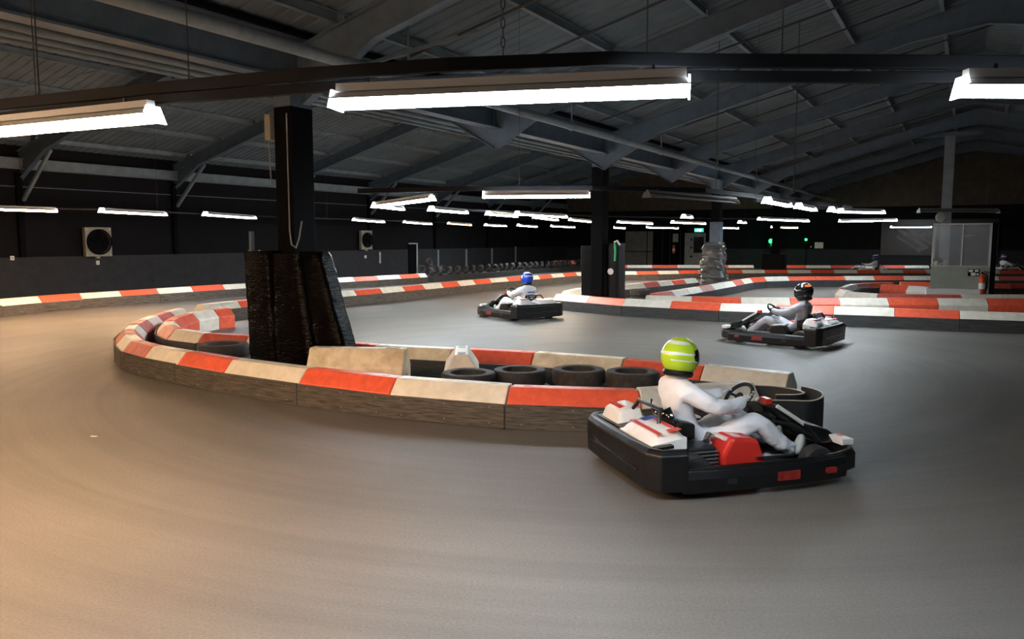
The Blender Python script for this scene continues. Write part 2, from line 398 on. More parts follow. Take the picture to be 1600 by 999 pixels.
fbox(MB(), 1083, 1099, .9, 2.2, .06, .08).build('door_pane', 'visor', d2)
for z in (.55, 1.25, 1.9): fbox(MB(), 1078, 1081, z, z+.13, .06, .12).build('hinge', 'blackpaint', d2)
bay = struct(fbox(MB(), 1021, 1069, 0, 2.7, 0, .05).build('door_3', 'blackpaint', None))
for x in (1034, 1046, 1062): fbox(MB(), x, x+1, 0, 2.7, .05, .07).build('seam_strip', 'wall_low', bay)

# ================================================================ COLUMNS
def column(s, t, z1, w, d, mtop, mlow, zsplit, label):
    e = empty('column', B(s, t), -AB); tag(e, label, 'column')
    MB().box((-w/2, -d/2, 0), (w/2, d/2, zsplit)).build('painted_shaft', mlow, e, bevel=.01)
    MB().box((-w/2, -d/2, zsplit), (w/2, d/2, z1)).build('upper_shaft', mtop, e, bevel=.01)
    MB().box((-w/2-.1, -d/2-.1, z1), (w/2+.1, d/2+.1, z1+.03)).build('cap_plate', mtop, e)
    return e
ca = column(0, 0, H(4.71), .35, .46, 'steel', 'blackpaint', H(4.30), 'nearest black column, tall and wrapped, rising from the tyre island on the left')
MB().tube([(.10, -.24, 3.95), (.10, -.24, 2.2), (.17, -.28, 2.0), (.26, -.28, 1.95), (.33, -.28, 2.1), (.36, -.25, 2.35)], .012, 6).build('cable', 'pipe', ca, True)
cbx = MB().box((-.31, -.30, H(3.75)), (-.19, -.11, H(4.15))); cbx.box((-.31, -.30, H(4.15)), (-.19, -.11, H(4.19))); cbx.build('speaker_box', 'fan', ca, bevel=.012)
MB().tube([(-.25, -.27, H(3.75)), (-.24, -.26, H(3.1)), (-.21, -.25, H(3.0))], .01, 6).build('speaker_cable', 'steel_light', ca, True)
cb = column(-.2, 2*BAY + .32, H(4.71), .36, .42, 'steel', 'blackpaint', H(4.35), 'middle black column with a boxed base, behind the red and white nose')
cc = column(0, 4*BAY, H(4.71), .36, .42, 'steel', 'blackpaint', H(4.2), 'third column, grey with a crumpled film wrapped foot')
MB().box((-.21, -.24, 1.9), (.21, .24, 2.75)).build('grey_band', 'steel', cc)
cd = column(0, 6*BAY, H(4.71), .36, .42, 'steel', 'blackpaint', H(4.2), 'farthest black column beside the green signal lamp')
MB().box((-.62, -.5, 0), (.5, .5, 1.25)).build('base_pad', 'vinyl', cd, bevel=.04)
ce = column(9.1*K_, 36.0*K_, H(7.3), .42, .46, 'steel_light', 'steel_light', 1.0, 'slim grey post behind the marshal booth reaching up to the ridge')
MB().box((-1.2, -.25, H(7.18)), (1.2, .25, H(7.36))).build('head_beam', 'steel', ce)
# third column: white/orange markers
def wrapped(name, e, secs, m, amp=.02, seed=0, nang=40, nz=34, label=None):
    """film-wrapped pad: sections (z, cx, cy, hx, hy) of a rounded box with creases"""
    mb = MB(); v = []; f = []
    def sec(z):
        for a, b in zip(secs, secs[1:]):
            if a[0] <= z <= b[0] + 1e-6:
                k = (z - a[0])/(b[0] - a[0]); return [a[i] + (b[i] - a[i])*k for i in range(5)]
        return secs[-1]
    z0, z1 = secs[0][0], secs[-1][0]
    for i in range(nz):
        z = z0 + (z1 - z0)*i/(nz - 1); _, cx, cy, hx, hy = sec(z)
        for j in range(nang):
            a = 2*math.pi*j/nang; ca_, sa = math.cos(a), math.sin(a)
            k = (abs(ca_)**7 + abs(sa)**7)**(-1/7)
            x, y = ca_*k*hx, sa*k*hy
            w = mnoise.noise(Vector((x*2.2 + seed, y*2.2, z*9 + seed)))*amp + mnoise.noise(Vector((x*7, y*7 + seed, z*26)))*amp*.55
            w += .35*amp*mnoise.noise(Vector((a*1.5, seed, (z + a*.2)*30)))
            v.append((cx + x*(1 + w/hx), cy + y*(1 + w/hy), z))
    for i in range(nz - 1):
        for j in range(nang): f.append((i*nang + j, i*nang + (j+1) % nang, (i+1)*nang + (j+1) % nang, (i+1)*nang + j))
    f.append(tuple(range(nang-1, -1, -1))); f.append(tuple(range((nz-1)*nang, nz*nang)))
    mb.add(v, f); o = mb.build(name, m, e, True)
    if label: o['label'] = label
    return o
# pads of the near column, in its own frame (x = across the hall, y = along it)
wrapped('wrapped_pad', ca, [(0, -.27, -.31, .27, .23), (1.87, -.35, -.31, .28, .22), (1.91, -.35, -.31, .25, .2)], 'film', .010, 3)
wrapped('wrapped_pad', ca, [(0, .36, -.30, .44, .20), (1.86, .16, -.28, .30, .18)], 'film', .012, 11)
wrapped('leaning_pad', ca, [(0, 1.20, -.27, .30, .18), (.25, 1.10, -.27, .28, .17), (1.1, .78, -.24, .27, .17), (1.85, .53, -.2, .25, .17), (1.90, .53, -.2, .21, .14)], 'film', .014, 23)
MB().add([(1.34, -.44, .42), (1.60, -.50, .02), (1.46, -.3, .02), (1.2, -.3, .6), (1.2, -.42, .55), (1.32, -.5, .1)], [(0, 1, 2, 3), (0, 4, 5, 1), (0, 3, 4), (1, 5, 2), (4, 3, 2, 5)]).build('loose_film_flap', 'film2', ca)
MB().box((-.47, -.52, 1.9), (-.42, -.46, 2.2)).build('bracket', 'steel', ca)
# middle column: tall square box
wrapped('wrapped_box', cb, [(0, -.10, .12, .44, .24), (1.87, -.16, .10, .41, .22)], 'vinyl', .008, 5, 32, 16)
wrapped('side_pad', cb, [(0, .44, .30, .15, .36), (1.95, .41, .28, .15, .34)], 'vinylgrey', .010, 9, 32, 16)
MB().tube([(.55, -.19, 1.95), (.57, -.19, 1.7), (.56, -.19, 1.45)], .032, 8).build('green_tape', 'greentape', cb, True)
MB().tube([(.53, -.19, 1.98), (.62, -.19, 2.02), (.70, -.17, 1.9)], .027, 8).build('cable_loop', 'white', cb, True)
MB().lathe([(.0, 0), (.09, 0), (.09, .012), (.05, .012)], 16, T(.43, -.19, 1.15) @ RX(R(90))).build('ring', 'chrome', cb, True)
wrapped('crumpled_wrap', cc, [(0, .05, -.12, .55, .45), (.5, .02, -.12, .48, .42), (1.0, -.05, -.12, .45, .40), (1.7, -.02, -.12, .38, .38), (1.93, -.02, -.1, .34, .34)], 'film2', .085, 31, 48, 44)

# ================================================================ BARRIERS
BL = 1.16
def catmull(P, n=14, closed=False):
    P = [Vector((p[0], p[1])) for p in P]; out = []; k = len(P)
    for i in range(k if closed else k - 1):
        g = (lambda j: P[j % k]) if closed else (lambda j: P[max(0, min(k-1, j))])
        p0, p1, p2, p3 = g(i-1), g(i), g(i+1), g(i+2)
        for q in range(n):
            t = q/n; out.append(.5*((2*p1) + (-p0+p2)*t + (2*p0-5*p1+4*p2-p3)*t*t + (-p0+3*p1-3*p2+p3)*t**3))
    out.append(P[0] if closed else P[-1]); return out
def resample(P, L):
    """points at even spacing close to L"""
    tot = sum((b - a).length for a, b in zip(P, P[1:])); n = max(1, round(tot/L)); step = tot/n; out = [P[0]]; acc = 0; i = 0; cur = P[0]; need = step
    for a, b in zip(P, P[1:]):
        d = (b - a).length; pos = 0
        while d - pos >= need - 1e-9:
            pos += need; out.append(a + (b-a)*(pos/d)); need = step
        need -= d - pos
    if len(out) < n + 1: out.append(P[-1])
    return out
def steps(P, Ls):
    """points spaced by the listed lengths, the last length repeated"""
    cum = [0]
    for a, b in zip(P, P[1:]): cum.append(cum[-1] + (b - a).length)
    out = [P[0]]; s = 0; k = 0
    while True:
        s += Ls[min(k, len(Ls)-1)]; k += 1
        if s > cum[-1] - .3: out.append(P[-1]); return out
        i = next(i for i in range(len(cum)-1) if cum[i+1] >= s); out.append(P[i] + (P[i+1]-P[i])*((s - cum[i])/(cum[i+1]-cum[i])))
# kerb block profile (outward, z): upright toe, long slope, narrow flat top
PROF = [(-.235, 0), (.235, 0), (.235, .265), (.222, .29), (.085, .45), (-.085, .45), (-.222, .29), (-.235, .265)]
def cut(i, P, nn, off): return P[i] + nn[i]*off
def normals(P):
    out = []; k = len(P)
    for i in range(k):
        d1 = (P[i] - P[i-1]).normalized() if i > 0 else (P[1] - P[0]).normalized()
        d2 = (P[i+1] - P[i]).normalized() if i < k-1 else d1
        d = (d1 + d2).normalized(); n = Vector((d.y, -d.x)); out.append(n / max(.5, n.dot(Vector((d1.y, -d1.x)))))
    return out
def barrier(pts, label, sides=(1,), first=0, colors=None, L=BL, detail=False, board='board', kerb=True, spline=True, top=.285, bl=2, cap=True, screws=False):
    """a run of kerb blocks along the centre line with boards bolted on the given sides (+1 = right of travel)"""
    root = empty('track_barrier', (pts[0][0], pts[0][1], 0)); tag(root, label, 'barrier'); o0 = Vector((pts[0][0], pts[0][1]))
    dense = catmull([Vector((p[0], p[1])) - o0 for p in pts]) if spline else [Vector((p[0], p[1])) - o0 for p in pts]
    P = resample(dense, L) if not isinstance(L, list) else steps(dense, L)
    N = normals(P); rnd = random.Random(len(label))
    if kerb:
        for i in range(len(P) - 1):
            c = (colors[i % len(colors)] if colors else ('red', 'cream')[(i + first) % 2])
            a, b = P[i], P[i+1]; d = (b - a).normalized(); g = .008; v = []
            # the female end of each block is pushed out a little over its neighbour
            lift = rnd.uniform(-.006, .008)
            for (q, nn, sg) in ((a, N[i], g), (b, N[i+1], -g)):
                for (o, z) in PROF: v.append((q.x + nn.x*o + d.x*sg, q.y + nn.y*o + d.y*sg, z + (lift if z > .2 else 0)))
            n = len(PROF); m = MB().add(v, [tuple(range(n-1, -1, -1)), tuple(range(n, 2*n))] + [(j, (j+1) % n, (j+1) % n + n, j+n) for j in range(n)])
            ob = m.build('kerb_block', c, root, False, .014 if detail else 0)
            if detail:
                for fr in (.14, .86):
                    q = a + (b-a)*fr; me = MB().lathe([(0, .004), (.032, .004), (.036, 0)], 10, T(q.x, q.y, .45+lift) @ Matrix.Diagonal((1.5, .8, 1, 1))).build('lifting_hole', 'faded' if c in ('red', 'faded') else 'dirty', ob)
    else:
        MB().rail([tuple(p) for p in P], [(-.22, 0), (.22, 0), (.22, top), (-.22, top)]).build('core', 'boarddark', root)
    for sd in sides:
        i = 0
        while i < len(P) - 1:
            j = min(i + bl, len(P) - 1); seg = []
            for k in range(i, j+1): seg.append(P[k] + N[k]*sd*.252)
            # keep a small open joint between boards
            e0 = (seg[1]-seg[0]).normalized(); seg[0] = seg[0] + e0*.007; seg[-1] = seg[-1] - (seg[-1]-seg[-2]).normalized()*.007
            z1 = top + rnd.uniform(-.01, .01)
            pr = [(-.014, .005), (.014, .005), (.014, z1), (-.014, z1)]
            m = MB().rail([tuple(p) for p in seg], pr); bo = m.build('board', board, root, False, .003 if detail else 0)
            if screws:
                sm = MB()
                for k in range(len(seg)-1):
                    for fr in (.12, .5, .88):
                        q = seg[k] + (seg[k+1]-seg[k])*fr; dd = (seg[k+1]-seg[k]).normalized(); nn = Vector((dd.y, -dd.x))*sd
                        for z in (.06, .24):
                            mx = Matrix(((dd.x, 0, nn.x, q.x + nn.x*.014), (dd.y, 0, nn.y, q.y + nn.y*.014), (0, 1, 0, z), (0, 0, 0, 1)))
                            sm.lathe([(0, .003), (.006, .002), (.007, 0)], 6, mx)
                sc = sm.build('screws', 'hub', bo); sc['kind'] = 'stuff'
            i = j
    return root
def gz(lst, z=.45): return [G(x, y, z).xy for (x, y) in lst]
def sh(v, dx=0, dy=.24): return Vector((v.x + dx, v.y + dy))

# front row of the near island: from its right tip round the left hairpin
base = [(1180, 664), (1120, 671), (1050, 677), (950, 680), (860, 675), (770, 669), (680, 661), (600, 652), (500, 638), (420, 624), (335, 611), (247, 591)]
A1 = [sh(G(x, y).xy) for x, y in base] + gz([(226, 537.5), (205, 525), (203, 512), (220, 501), (248, 490.5), (282, 482)])
barrier(A1, 'red and cream front kerb barrier of the near island, rounding the left hairpin', (-1,), 1, detail=True, screws=True, L=[1.45, 1.42, 1.42, 1.42, 1.45, 1.15, .98, .9],
        colors=['cream', 'red', 'cream', 'red', 'cream', 'red', 'cream', 'faded', 'cream', 'faded', 'cream', 'faded', 'cream', 'faded', 'cream'])
# inner row of the near island: U round the left end and along the far side
I1 = gz([(356, 481.5), (322, 485), (292, 490), (270, 498), (263, 506), (277, 514), (315, 519), (370, 522.5), (430, 526.5), (520, 532.5), (600, 538.8), (700, 543.5), (800, 548.5), (900, 554), (1000, 562), (1100, 570), (1238, 584)])
barrier(I1[::-1], 'inner kerb barrier of the near island, along the middle track behind the tyres', (-1,), 0, board='boarddark', detail=True, L=[1.12, 1.12, 1.36, 1.3, 1.3, 1.3, 1.3, 1.0, .85],
        colors=['cream', 'red', 'dirty', 'red', 'dirty', 'red', 'dirty', 'faded', 'cream', 'faded', 'cream', 'red', 'red'])
# far side of the middle track
A2 = gz([(312, 475.5), (358, 471), (410, 467), (470, 461), (536, 455), (600, 450), (690, 442), (750, 436.5), (830, 431), (912, 425), (1000, 424), (1092, 422.5), (1180, 422), (1270, 422), (1360, 422), (1450, 422), (1560, 422.5), (1640, 423)])
barrier(A2, 'red and cream kerb barrier on the far side of the middle track, behind the columns', (1,), 1, L=1.2)
# run along the left wall
BLp = gz([(-90, 477), (0, 467.5), (60, 463), (125, 458.5), (230, 452), (330, 446), (410, 441), (536, 434), (620, 430), (662, 427.5)])
barrier(BLp, 'red and cream kerb barrier along the left wall', (1,), 1, L=[.45, 1.3])
TB = [G(x, y, .3).xy for x, y in [(668, 431.5), (750, 426), (830, 420), (912, 414.5), (955, 412)]]
tbar = barrier(TB, 'black board barrier with a row of tyres standing on it', (1,), kerb=False, board='boarddark')
# far straights
barrier(gz([(940, 414.3), (1177, 414.6)]), 'farthest straight kerb barrier, in front of the grey doors', (1,), 0, L=1.45, board='boarddark', spline=False)
barrier(gz([(1220, 414.8), (1450, 414.9)]), 'farthest straight kerb barrier, between the green signal and the booth', (1,), 0, L=1.5, board='boarddark', spline=False)
barrier(gz([(1556, 417.2), (1640, 417.2)]), 'farthest straight kerb barrier right of the booth', (1,), 0, L=1.5, board='boarddark', spline=False)
# island at the middle column: front row, nose and back rows
CF = gz([(872, 459.5), (915, 462.5), (972, 467), (1060, 471), (1130, 474.5), (1210, 477), (1290, 479), (1400, 482.5), (1500, 486), (1600, 489), (1720, 494)])
barrier(CF, 'front kerb barrier of the right island, running behind the second kart to the right edge', (1,), 1, L=1.3, board='boarddark')
CB = gz([(1084, 435), (1040, 439), (1000, 442.5), (940, 447.5), (905, 451), (884, 455)])
barrier(CB, 'short back kerb barrier behind the middle column, leading to the nose', (1, -1), 0, board='boarddark', colors=['cream', 'red', 'cream', 'faded', 'cream', 'cream', 'faded', 'cream'])
CK = gz([(1010, 461.5), (1070, 463.2), (1130, 464.4), (1250, 465.5), (1380, 466), (1500, 466.5), (1600, 467), (1700, 468)])
barrier(CK, 'second kerb barrier of the right island, just behind its front row', (-1,), 1, L=1.3, board='boarddark')
DD = gz([(1020, 459), (1050, 454.5), (1100, 446.5), (1140, 440), (1180, 434), (1240, 432.2), (1340, 431.6), (1450, 431.4), (1560, 432), (1660, 432.5)])
barrier(DD, 'faded pink and white kerb barrier running diagonally by the crumpled column foot then straight', (1,), 1, L=1.3, board='boarddark', colors=['faded', 'cream', 'cream', 'faded', 'cream', 'cream', 'faded', 'cream', 'red', 'cream', 'red', 'red', 'cream', 'red', 'cream', 'red', 'cream'])
EE = gz([(1393, 441.5), (1362, 442), (1338, 443.5), (1322, 447), (1316, 451.5), (1330, 456.5), (1350, 458.3), (1400, 459.5), (1450, 460), (1530, 460.5), (1600, 461), (1690, 461.5)])
barrier(EE, 'small kerb loop in front of the marshal booth with tyres inside', (-1,), 0, L=1.15, board='boarddark', colors=['red', 'faded', 'cream', 'cream', 'faded', 'cream', 'cream', 'faded', 'faded', 'cream', 'cream', 'red', 'cream', 'red'])
FF = gz([(1406, 440.6), (1450, 441), (1560, 443.5), (1660, 444)])
barrier(FF, 'dark red kerb barrier running behind the marshal booth', (1,), 0, L=2.0, board='boarddark', colors=['red', 'red', 'red', 'red', 'cream'], spline=False)
# loose kerb blocks
def block(px, py, rz, m, label, L=1.2, tilt=0, h=1.0):
    p = G(px, py); mb = MB().prism(PROF, -L/2, L/2, 'y', RX(tilt) @ Matrix.Diagonal((1, 1, h, 1))); o = mb.build('kerb_block', m, None, False, .016)
    for y in (-L*.36, L*.36):
        MB().box((-.05, y-.09, .449*h), (.05, y+.09, .453*h), None).build('top_slot', 'fan', o)
    if m != 'red':
        for z in (.2, .26): MB().lathe([(0, .004), (.014, .003), (.016, 0)], 8, T(.0, -L/2, z) @ RX(R(90))).build('bolt_hole', 'blackpaint', o)
    o.location = p; o.rotation_euler = (0, 0, rz); tag(o, label, 'barrier block'); return o
block(562, 613.5, R(84), 'dirty', 'stained cream loose kerb block beside the wrapped near column', 1.32, h=1.38)
block(722, 612, R(3), 'cream', 'loose white kerb block standing end-on between the tyres', .9, h=1.28)
block(1436, 468, R(35), 'white', 'white loose kerb block at the left foot of the marshal booth', .7)
block(1487, 473, R(66), 'white', 'long white loose kerb block along the front of the booth', 1.55)
block(1398, 465, R(50), 'red', 'orange-red loose kerb block behind the small kerb loop', .9)
# black belt closing the right tip of the near island, and a rubber drum behind it
def belt_run(pts, label, zt=.43):
    P = [Vector((q.x, q.y)) for q in gz(pts, zt)]; o0 = P[0]; cu = [tuple(p - o0) for p in catmull(P, 8)]
    o = MB().rail(cu, [(-.012, 0), (.012, 0), (.012, zt - .006), (-.012, zt - .006)]).build('rubber_belt', 'belt', None, True)
    o.location = (o0.x, o0.y, 0); tag(o, label, 'barrier')
    MB().rail(cu, [(-.012, zt - .006), (.012, zt - .006), (.012, zt), (-.012, zt)]).build('worn_edge', 'beltedge', o)
belt_run([(1253, 603.5), (1268, 606.5), (1281, 611), (1286, 615.5), (1283, 621), (1268, 626), (1236, 625.5), (1205, 625)], 'outer curved black rubber belt closing the right tip of the near island')
belt_run([(1160, 601), (1205, 603), (1238, 607.5), (1256, 613), (1248, 616), (1232, 616.5), (1212, 616.5)], 'inner curved black rubber belt inside the right tip of the near island')

# ================================================================ TYRES
def tyre_mesh(r, w, m, tread=30):
    pr = []
    ri = r*.62
    pts = [(ri, -w*.34), (ri*1.06, -w*.47), ((r+ri)/2, -w*.53), (r*.95, -w*.47), (r, -w*.33), (r, -w*.02), (r, w*.02), (r, w*.33), (r*.95, w*.47), ((r+ri)/2, w*.53), (ri*1.06, w*.47), (ri, w*.34), (ri*1.03, 0), (ri, -w*.34)]
    mb = MB(); n = tread*2; k = len(pts)
    for j in range(n):
        a = 2*math.pi*j/n
        for i, (q, z) in enumerate(pts):
            g = .985 if (j % 2 and 3 < i < 8 and i not in (5, 6)) else 1.0
            if i in (5, 6): g = .982
            mb.v.append((q*g*math.cos(a), q*g*math.sin(a), z))
    for j in range(n):
        for i in range(k - 1): mb.f.append((j*k + i, ((j+1) % n)*k + i, ((j+1) % n)*k + i + 1, j*k + i + 1)); mb.m.append(0)
    return mb.mesh('tyre', m, True)
TY = tyre_mesh(.345, .20, 'rubber'); TYD = tyre_mesh(.345, .20, 'dusty'); TK = tyre_mesh(.21, .15, 'dusty', 16)
def tyre(p, me, label, rx=0, rz=0, z=None, group=None):
    o = bpy.data.objects.new('tyre', me); COL.objects.link(o); o.location = (p.x, p.y, z); o.rotation_euler = (rx, 0, rz); tag(o, label, 'tyre', group); return o
def stack(px, py, z, low, up, mlow=TY, mup=TY, dx=.04, sc=1, z0=.106):
    p = G(px, py, z)
    t = tyre(p + Vector((dx, .03, 0)), mlow, low, 0, .5, z0); t.scale = (sc, sc, 1)
    t = tyre(p, mup, up, 0, .1, z0 + .215); t.scale = (sc, sc, 1)
stack(349, 553, .25, 'dark tyre half hidden under the flat tyre left of the wrapped column', 'dark tyre lying flat left of the near wrapped column', sc=1.15)
stack(732, 596, .3, 'lower tyre of the pair in front of the end-on white block', 'upper tyre of the pair in front of the end-on white block', TYD, TY)
stack(812, 591, .3, 'black tyre beneath the topmost tyre beside the white block', 'black tyre lying on top beside the end-on white block, its hole showing', dx=.06)
stack(904, 590, .3, 'flat black tyre under the treaded one in the middle of the island', 'tyre with its treaded face showing, middle of the island', mup=TYD)
stack(988, 594, .3, 'lower of two stacked dusty tyres just left of the front driver', 'upper of two stacked dusty tyres just left of the front driver', TYD, TYD)
stack(1000, 457, .32, 'tyre lowest in the stack behind the middle column', 'tyre lying behind the middle column at the right island', mup=TYD)
stack(1356, 454.5, .3, 'dark tyre beneath the dusty one inside the small kerb loop', 'dusty tyre lying inside the small kerb loop', mup=TYD)
# row of tyres upright on the black barrier
rowp = resample(catmull(TB), .1); tot = len(rowp)
px_list = [(690, 24), (702, 70), (712, 40)]
nrow = 30
for i in range(nrow):
    q = rowp[min(tot - 1, int((tot - 1)*(i + .5)/nrow))]
    tyre(Vector((q.x, q.y, 0)), TK, 'small dusty tyre in the long row on the black barrier at the back left', R(90 + random.uniform(-8, 8)), R(-58 + random.uniform(-20, 16)), .285 + .212, 'tyres standing in the row on the back left barrier')
for i, (px, dz, lab) in enumerate([(656, 0, 'small tyre at the left foot of the tyre heap beyond the left wall barrier'), (672, .0, 'small tyre in the middle of the tyre heap beyond the left wall barrier'), (668, .36, 'topmost small tyre of the heap beyond the left wall barrier'), (688, 0, 'small tyre at the right foot of the tyre heap beyond the left wall barrier')]):
    p = G(px, 429, .3); tyre(p + Vector((0, .9, 0)), TK, lab, R(70), R(30*i), .22 + .3 + dz)
o = MB().prism([(-.75, 0), (.75, 0), (.6, .22), (-.6, .22)], -.2, .2, 'y').build('kerb_block', 'red', None, False, .02)
p = G(865, 414, .5); o.location = (p.x + .9, p.y + 4.0, .42); tag(o, 'orange-red block behind the row of tyres on the back left barrier', 'barrier block')
MB().box((-.7, -.18, -.42), (.7, .18, 0)).build('lower_block', 'boarddark', o)

# ================================================================ WALL FITTINGS
def wall_t(px):
    k = (px - CX)/F; o = B(-SMAX, 0); return (k*o.y - o.x)/(U.x - k*U.y)
def wfan(px, z, w, h, label):
    z = H(z); w *= K_; h *= K_; t = wall_t(px); e = empty('wall_fan', B(-SMAX + .12, t, z), -AB); tag(e, label, 'fan')
    fr = MB().prism([(-w/2, -h/2), (w/2, -h/2), (w/2, h/2), (-w/2, h/2)], 0, .16, 'x').build('backplate', 'fan', e, bevel=.01)
    MB().lathe([(w*.40, 0), (w*.46, 0), (w*.46, .08), (w*.40, .08)], 28, T(.16, 0, 0) @ RY(R(90))).build('ring', 'blackpaint', e, True)
    MB().lathe([(0, 0), (w*.40, 0), (w*.40, .01), (0, .01)], 28, T(.161, 0, 0) @ RY(R(90))).build('dark_opening', 'blackpaint', e)
    for k in range(5): MB().box((.0, -.05, .05), (.012, .05, w*.37), T(.19, 0, 0) @ RX(R(72*k)) @ RZ(R(25))).build('blade', 'blackpaint', e)
    MB().lathe([(0, .03), (.06, .03), (.07, 0)], 12, T(.18, 0, 0) @ RY(R(90))).build('hub', 'blackpaint', e, True)
    for (a, b) in ((-1, -1), (1, -1), (1, 1), (-1, 1)): MB().lathe([(0, .01), (.02, .01), (.022, 0)], 8, T(.16, a*w*.44, b*h*.44) @ RY(R(90))).build('bolt', 'chrome', e)
    MB().box((.1, -.14, -h/2 - .07), (.2, .0, -h/2)).build('outlet', 'fan', e)
wfan(150, 1.94, 1.12, 1.17, 'large square beige wall fan at the left, above the charcoal band')
wfan(568, 1.98, .95, 1.1, 'dim square wall fan just right of the near column')
for px, z, lab in ((152, 1.10, 'white wall socket below the large beige fan'), (19, 1.36, 'tiny white socket at the far left edge of the wall'), (570, 1.0, 'white wall socket below the dim fan')):
    t = wall_t(px); o = MB().box((0, -.06, -.07), (.05, .06, .07)).build('wall_socket', 'white', None, bevel=.008); o.location = B(-SMAX + .05, t, H(z)); o.rotation_euler = (0, 0, -AB); tag(o, lab, 'socket')
    MB().box((.05, -.02, -.03), (.056, .02, .03)).build('socket_plate', 'fan', o)
dfr = empty('door_frame', B(-SMAX + .05, wall_t(643), 0), -AB); struct(dfr); dfr.name = 'door_4'
MB().box((0, -.35, 0), (.05, .35, 1.75)).build('door_panel', 'blackpaint', dfr)
MB().box((0, .35, 0), (.07, .47, 1.8)).build('frame_side', 'frame', dfr)
MB().box((0, -.35, 1.75), (.07, .47, 1.82)).build('frame_top', 'frame', dfr)
for px, z0, z1, lab in ((592, .75, 1.35, 'short pale conduit on the wall left of the dark doorway'), (683, .4, 1.4, 'slim pale post on the wall behind the tyre heap'), (727, .4, 1.4, 'second slim pale post on the wall behind the tyres'), (767, .4, 1.4, 'third slim pale post on the wall behind the tyres'), (804, .4, 1.5, 'fourth slim pale post on the wall behind the tyres')):
    t = wall_t(px); o = MB().box((0, -.05, 0), (.06, .05, z1 - z0)).build('conduit', 'frame', None); o.location = B(-SMAX + .06, t, z0); o.rotation_euler = (0, 0, -AB); tag(o, lab, 'conduit')
    for z in (.1, z1 - z0 - .1): MB().box((0, -.08, z-.02), (.03, .08, z+.02)).build('clip', 'frame', o)

# far-end fittings
def on_far(px, z, d=.1): return B(far(px), WY - d, H(z))
def ext(p, rz, sc, label):
    e = empty('fire_extinguisher', p, rz); e.scale = (sc,)*3; tag(e, label, 'fire extinguisher')
    MB().lathe([(0, 0), (.075, 0), (.08, .02), (.08, .42), (.06, .49), (.028, .52), (.028, .55), (0, .55)], 18).build('cylinder', 'ext', e, True)
    MB().lathe([(.0815, .14), (.0815, .30)], 18).build('label_band', 'white', e, True)
    MB().box((-.025, -.03, .55), (.025, .03, .60)).build('valve', 'blackpaint', e)
    MB().box((-.10, -.012, .60), (.03, .012, .62), RY(R(12))).build('handle', 'blackpaint', e)
    MB().tube([(.03, 0, .57), (.10, 0, .55), (.12, 0, .42), (.11, 0, .2), (.10, 0, .12)], .013, 8).build('hose', 'blackpaint', e, True)
    return e
ext(on_far(1053, .85, .18), 0, 1.15, 'red fire extinguisher on the dark wall between the two far doors')
o = MB().box((-.2, -.02, -.3), (.2, .02, .3)).build('notice', 'doorpale', None); o.location = on_far(1055, 2.1, .12); o.rotation_euler = (0, 0, -AB); tag(o, 'pale notice above the extinguisher between the two far doors', 'sign')
# exit sign
e = empty('exit_sign', on_far(1092, 2.72, .22), -AB); tag(e, 'lit green exit sign above the pale far door', 'exit sign')
MB().box((-.34, -.04, -.14), (.34, .04, .14)).build('case', 'white', e, bevel=.01)
MB().box((-.32, -.05, -.12), (.32, -.041, .12)).build('lit_face', 'exit_l', e)
wt = emis('exit_pictogram', (.9, 1, .95), 2.5)
pi = MB(); pi.box((.06, -.056, -.09), (.16, -.051, .09)); pi.box((-.12, -.056, -.02), (-.02, -.051, .05)); pi.box((-.09, -.056, .06), (-.05, -.051, .1)); pi.box((-.16, -.056, -.09), (-.12, -.051, -.02)); pi.box((-.02, -.056, -.08), (.02, -.051, -.01)); pi.box((-.28, -.056, -.015), (-.19, -.051, .015)); pi.build('pictogram', wt, e)
for i, (px, z, r, lab) in enumerate(((1208, 1.86, .16, 'bright green signal lamp beside the farthest column'), (1259, 1.98, .09, 'smaller green signal lamp right of the bright one'))):
    p = on_far(px, z, 1.0 if i == 0 else .4); e = empty('signal_lamp', p, -AB); tag(e, lab, 'signal light')
    MB().box((-r*1.5, -.06, -r*3.2), (r*1.5, .12, r*1.6)).build('case', 'blackpaint', e, bevel=.02)
    MB().lathe([(0, .05), (r*.6, .04), (r, 0)], 20, T(0, -.06, 0) @ RX(R(90))).build('green_lens', 'green_l', e, True)
    MB().lathe([(r*1.12, 0), (r*1.15, .12), (r*1.2, .12), (r*1.17, 0)], 20, T(0, -.06, 0) @ RX(R(90))).build('hood', 'blackpaint', e, True)
    MB().lathe([(0, .03), (r*.7, 0)], 16, T(0, -.06, -r*2.0) @ RX(R(90))).build('unlit_lens', 'visor', e, True)
    MB().tube([(0, .05, -r*3.2), (0, .05, -z)], .03, 8).build('post', 'blackpaint', e, True)
    if i == 0:
        L = bpy.data.lights.new('signal_glow', 'POINT'); L.color = (0, 1, .35); L.energy = 25; L.shadow_soft_size = .12
        lo = bpy.data.objects.new('signal_glow', L); COL.objects.link(lo); lo.parent = e; lo.location = (0, -.45, 0)
o = MB().box((-.27, -.02, -.2), (.27, .02, .2)).build('notice', 'cream', None, bevel=.01); o.location = on_far(1278, 1.55, .12); o.rotation_euler = (0, 0, -AB); tag(o, 'small cream notice on the far wall right of the green lamps', 'sign')
o2 = MB().lathe([(0, .03), (.04, .03), (.05, 0)], 12, T(-.5, 0, -.1) @ RX(R(90))).build('button', 'cream', o)
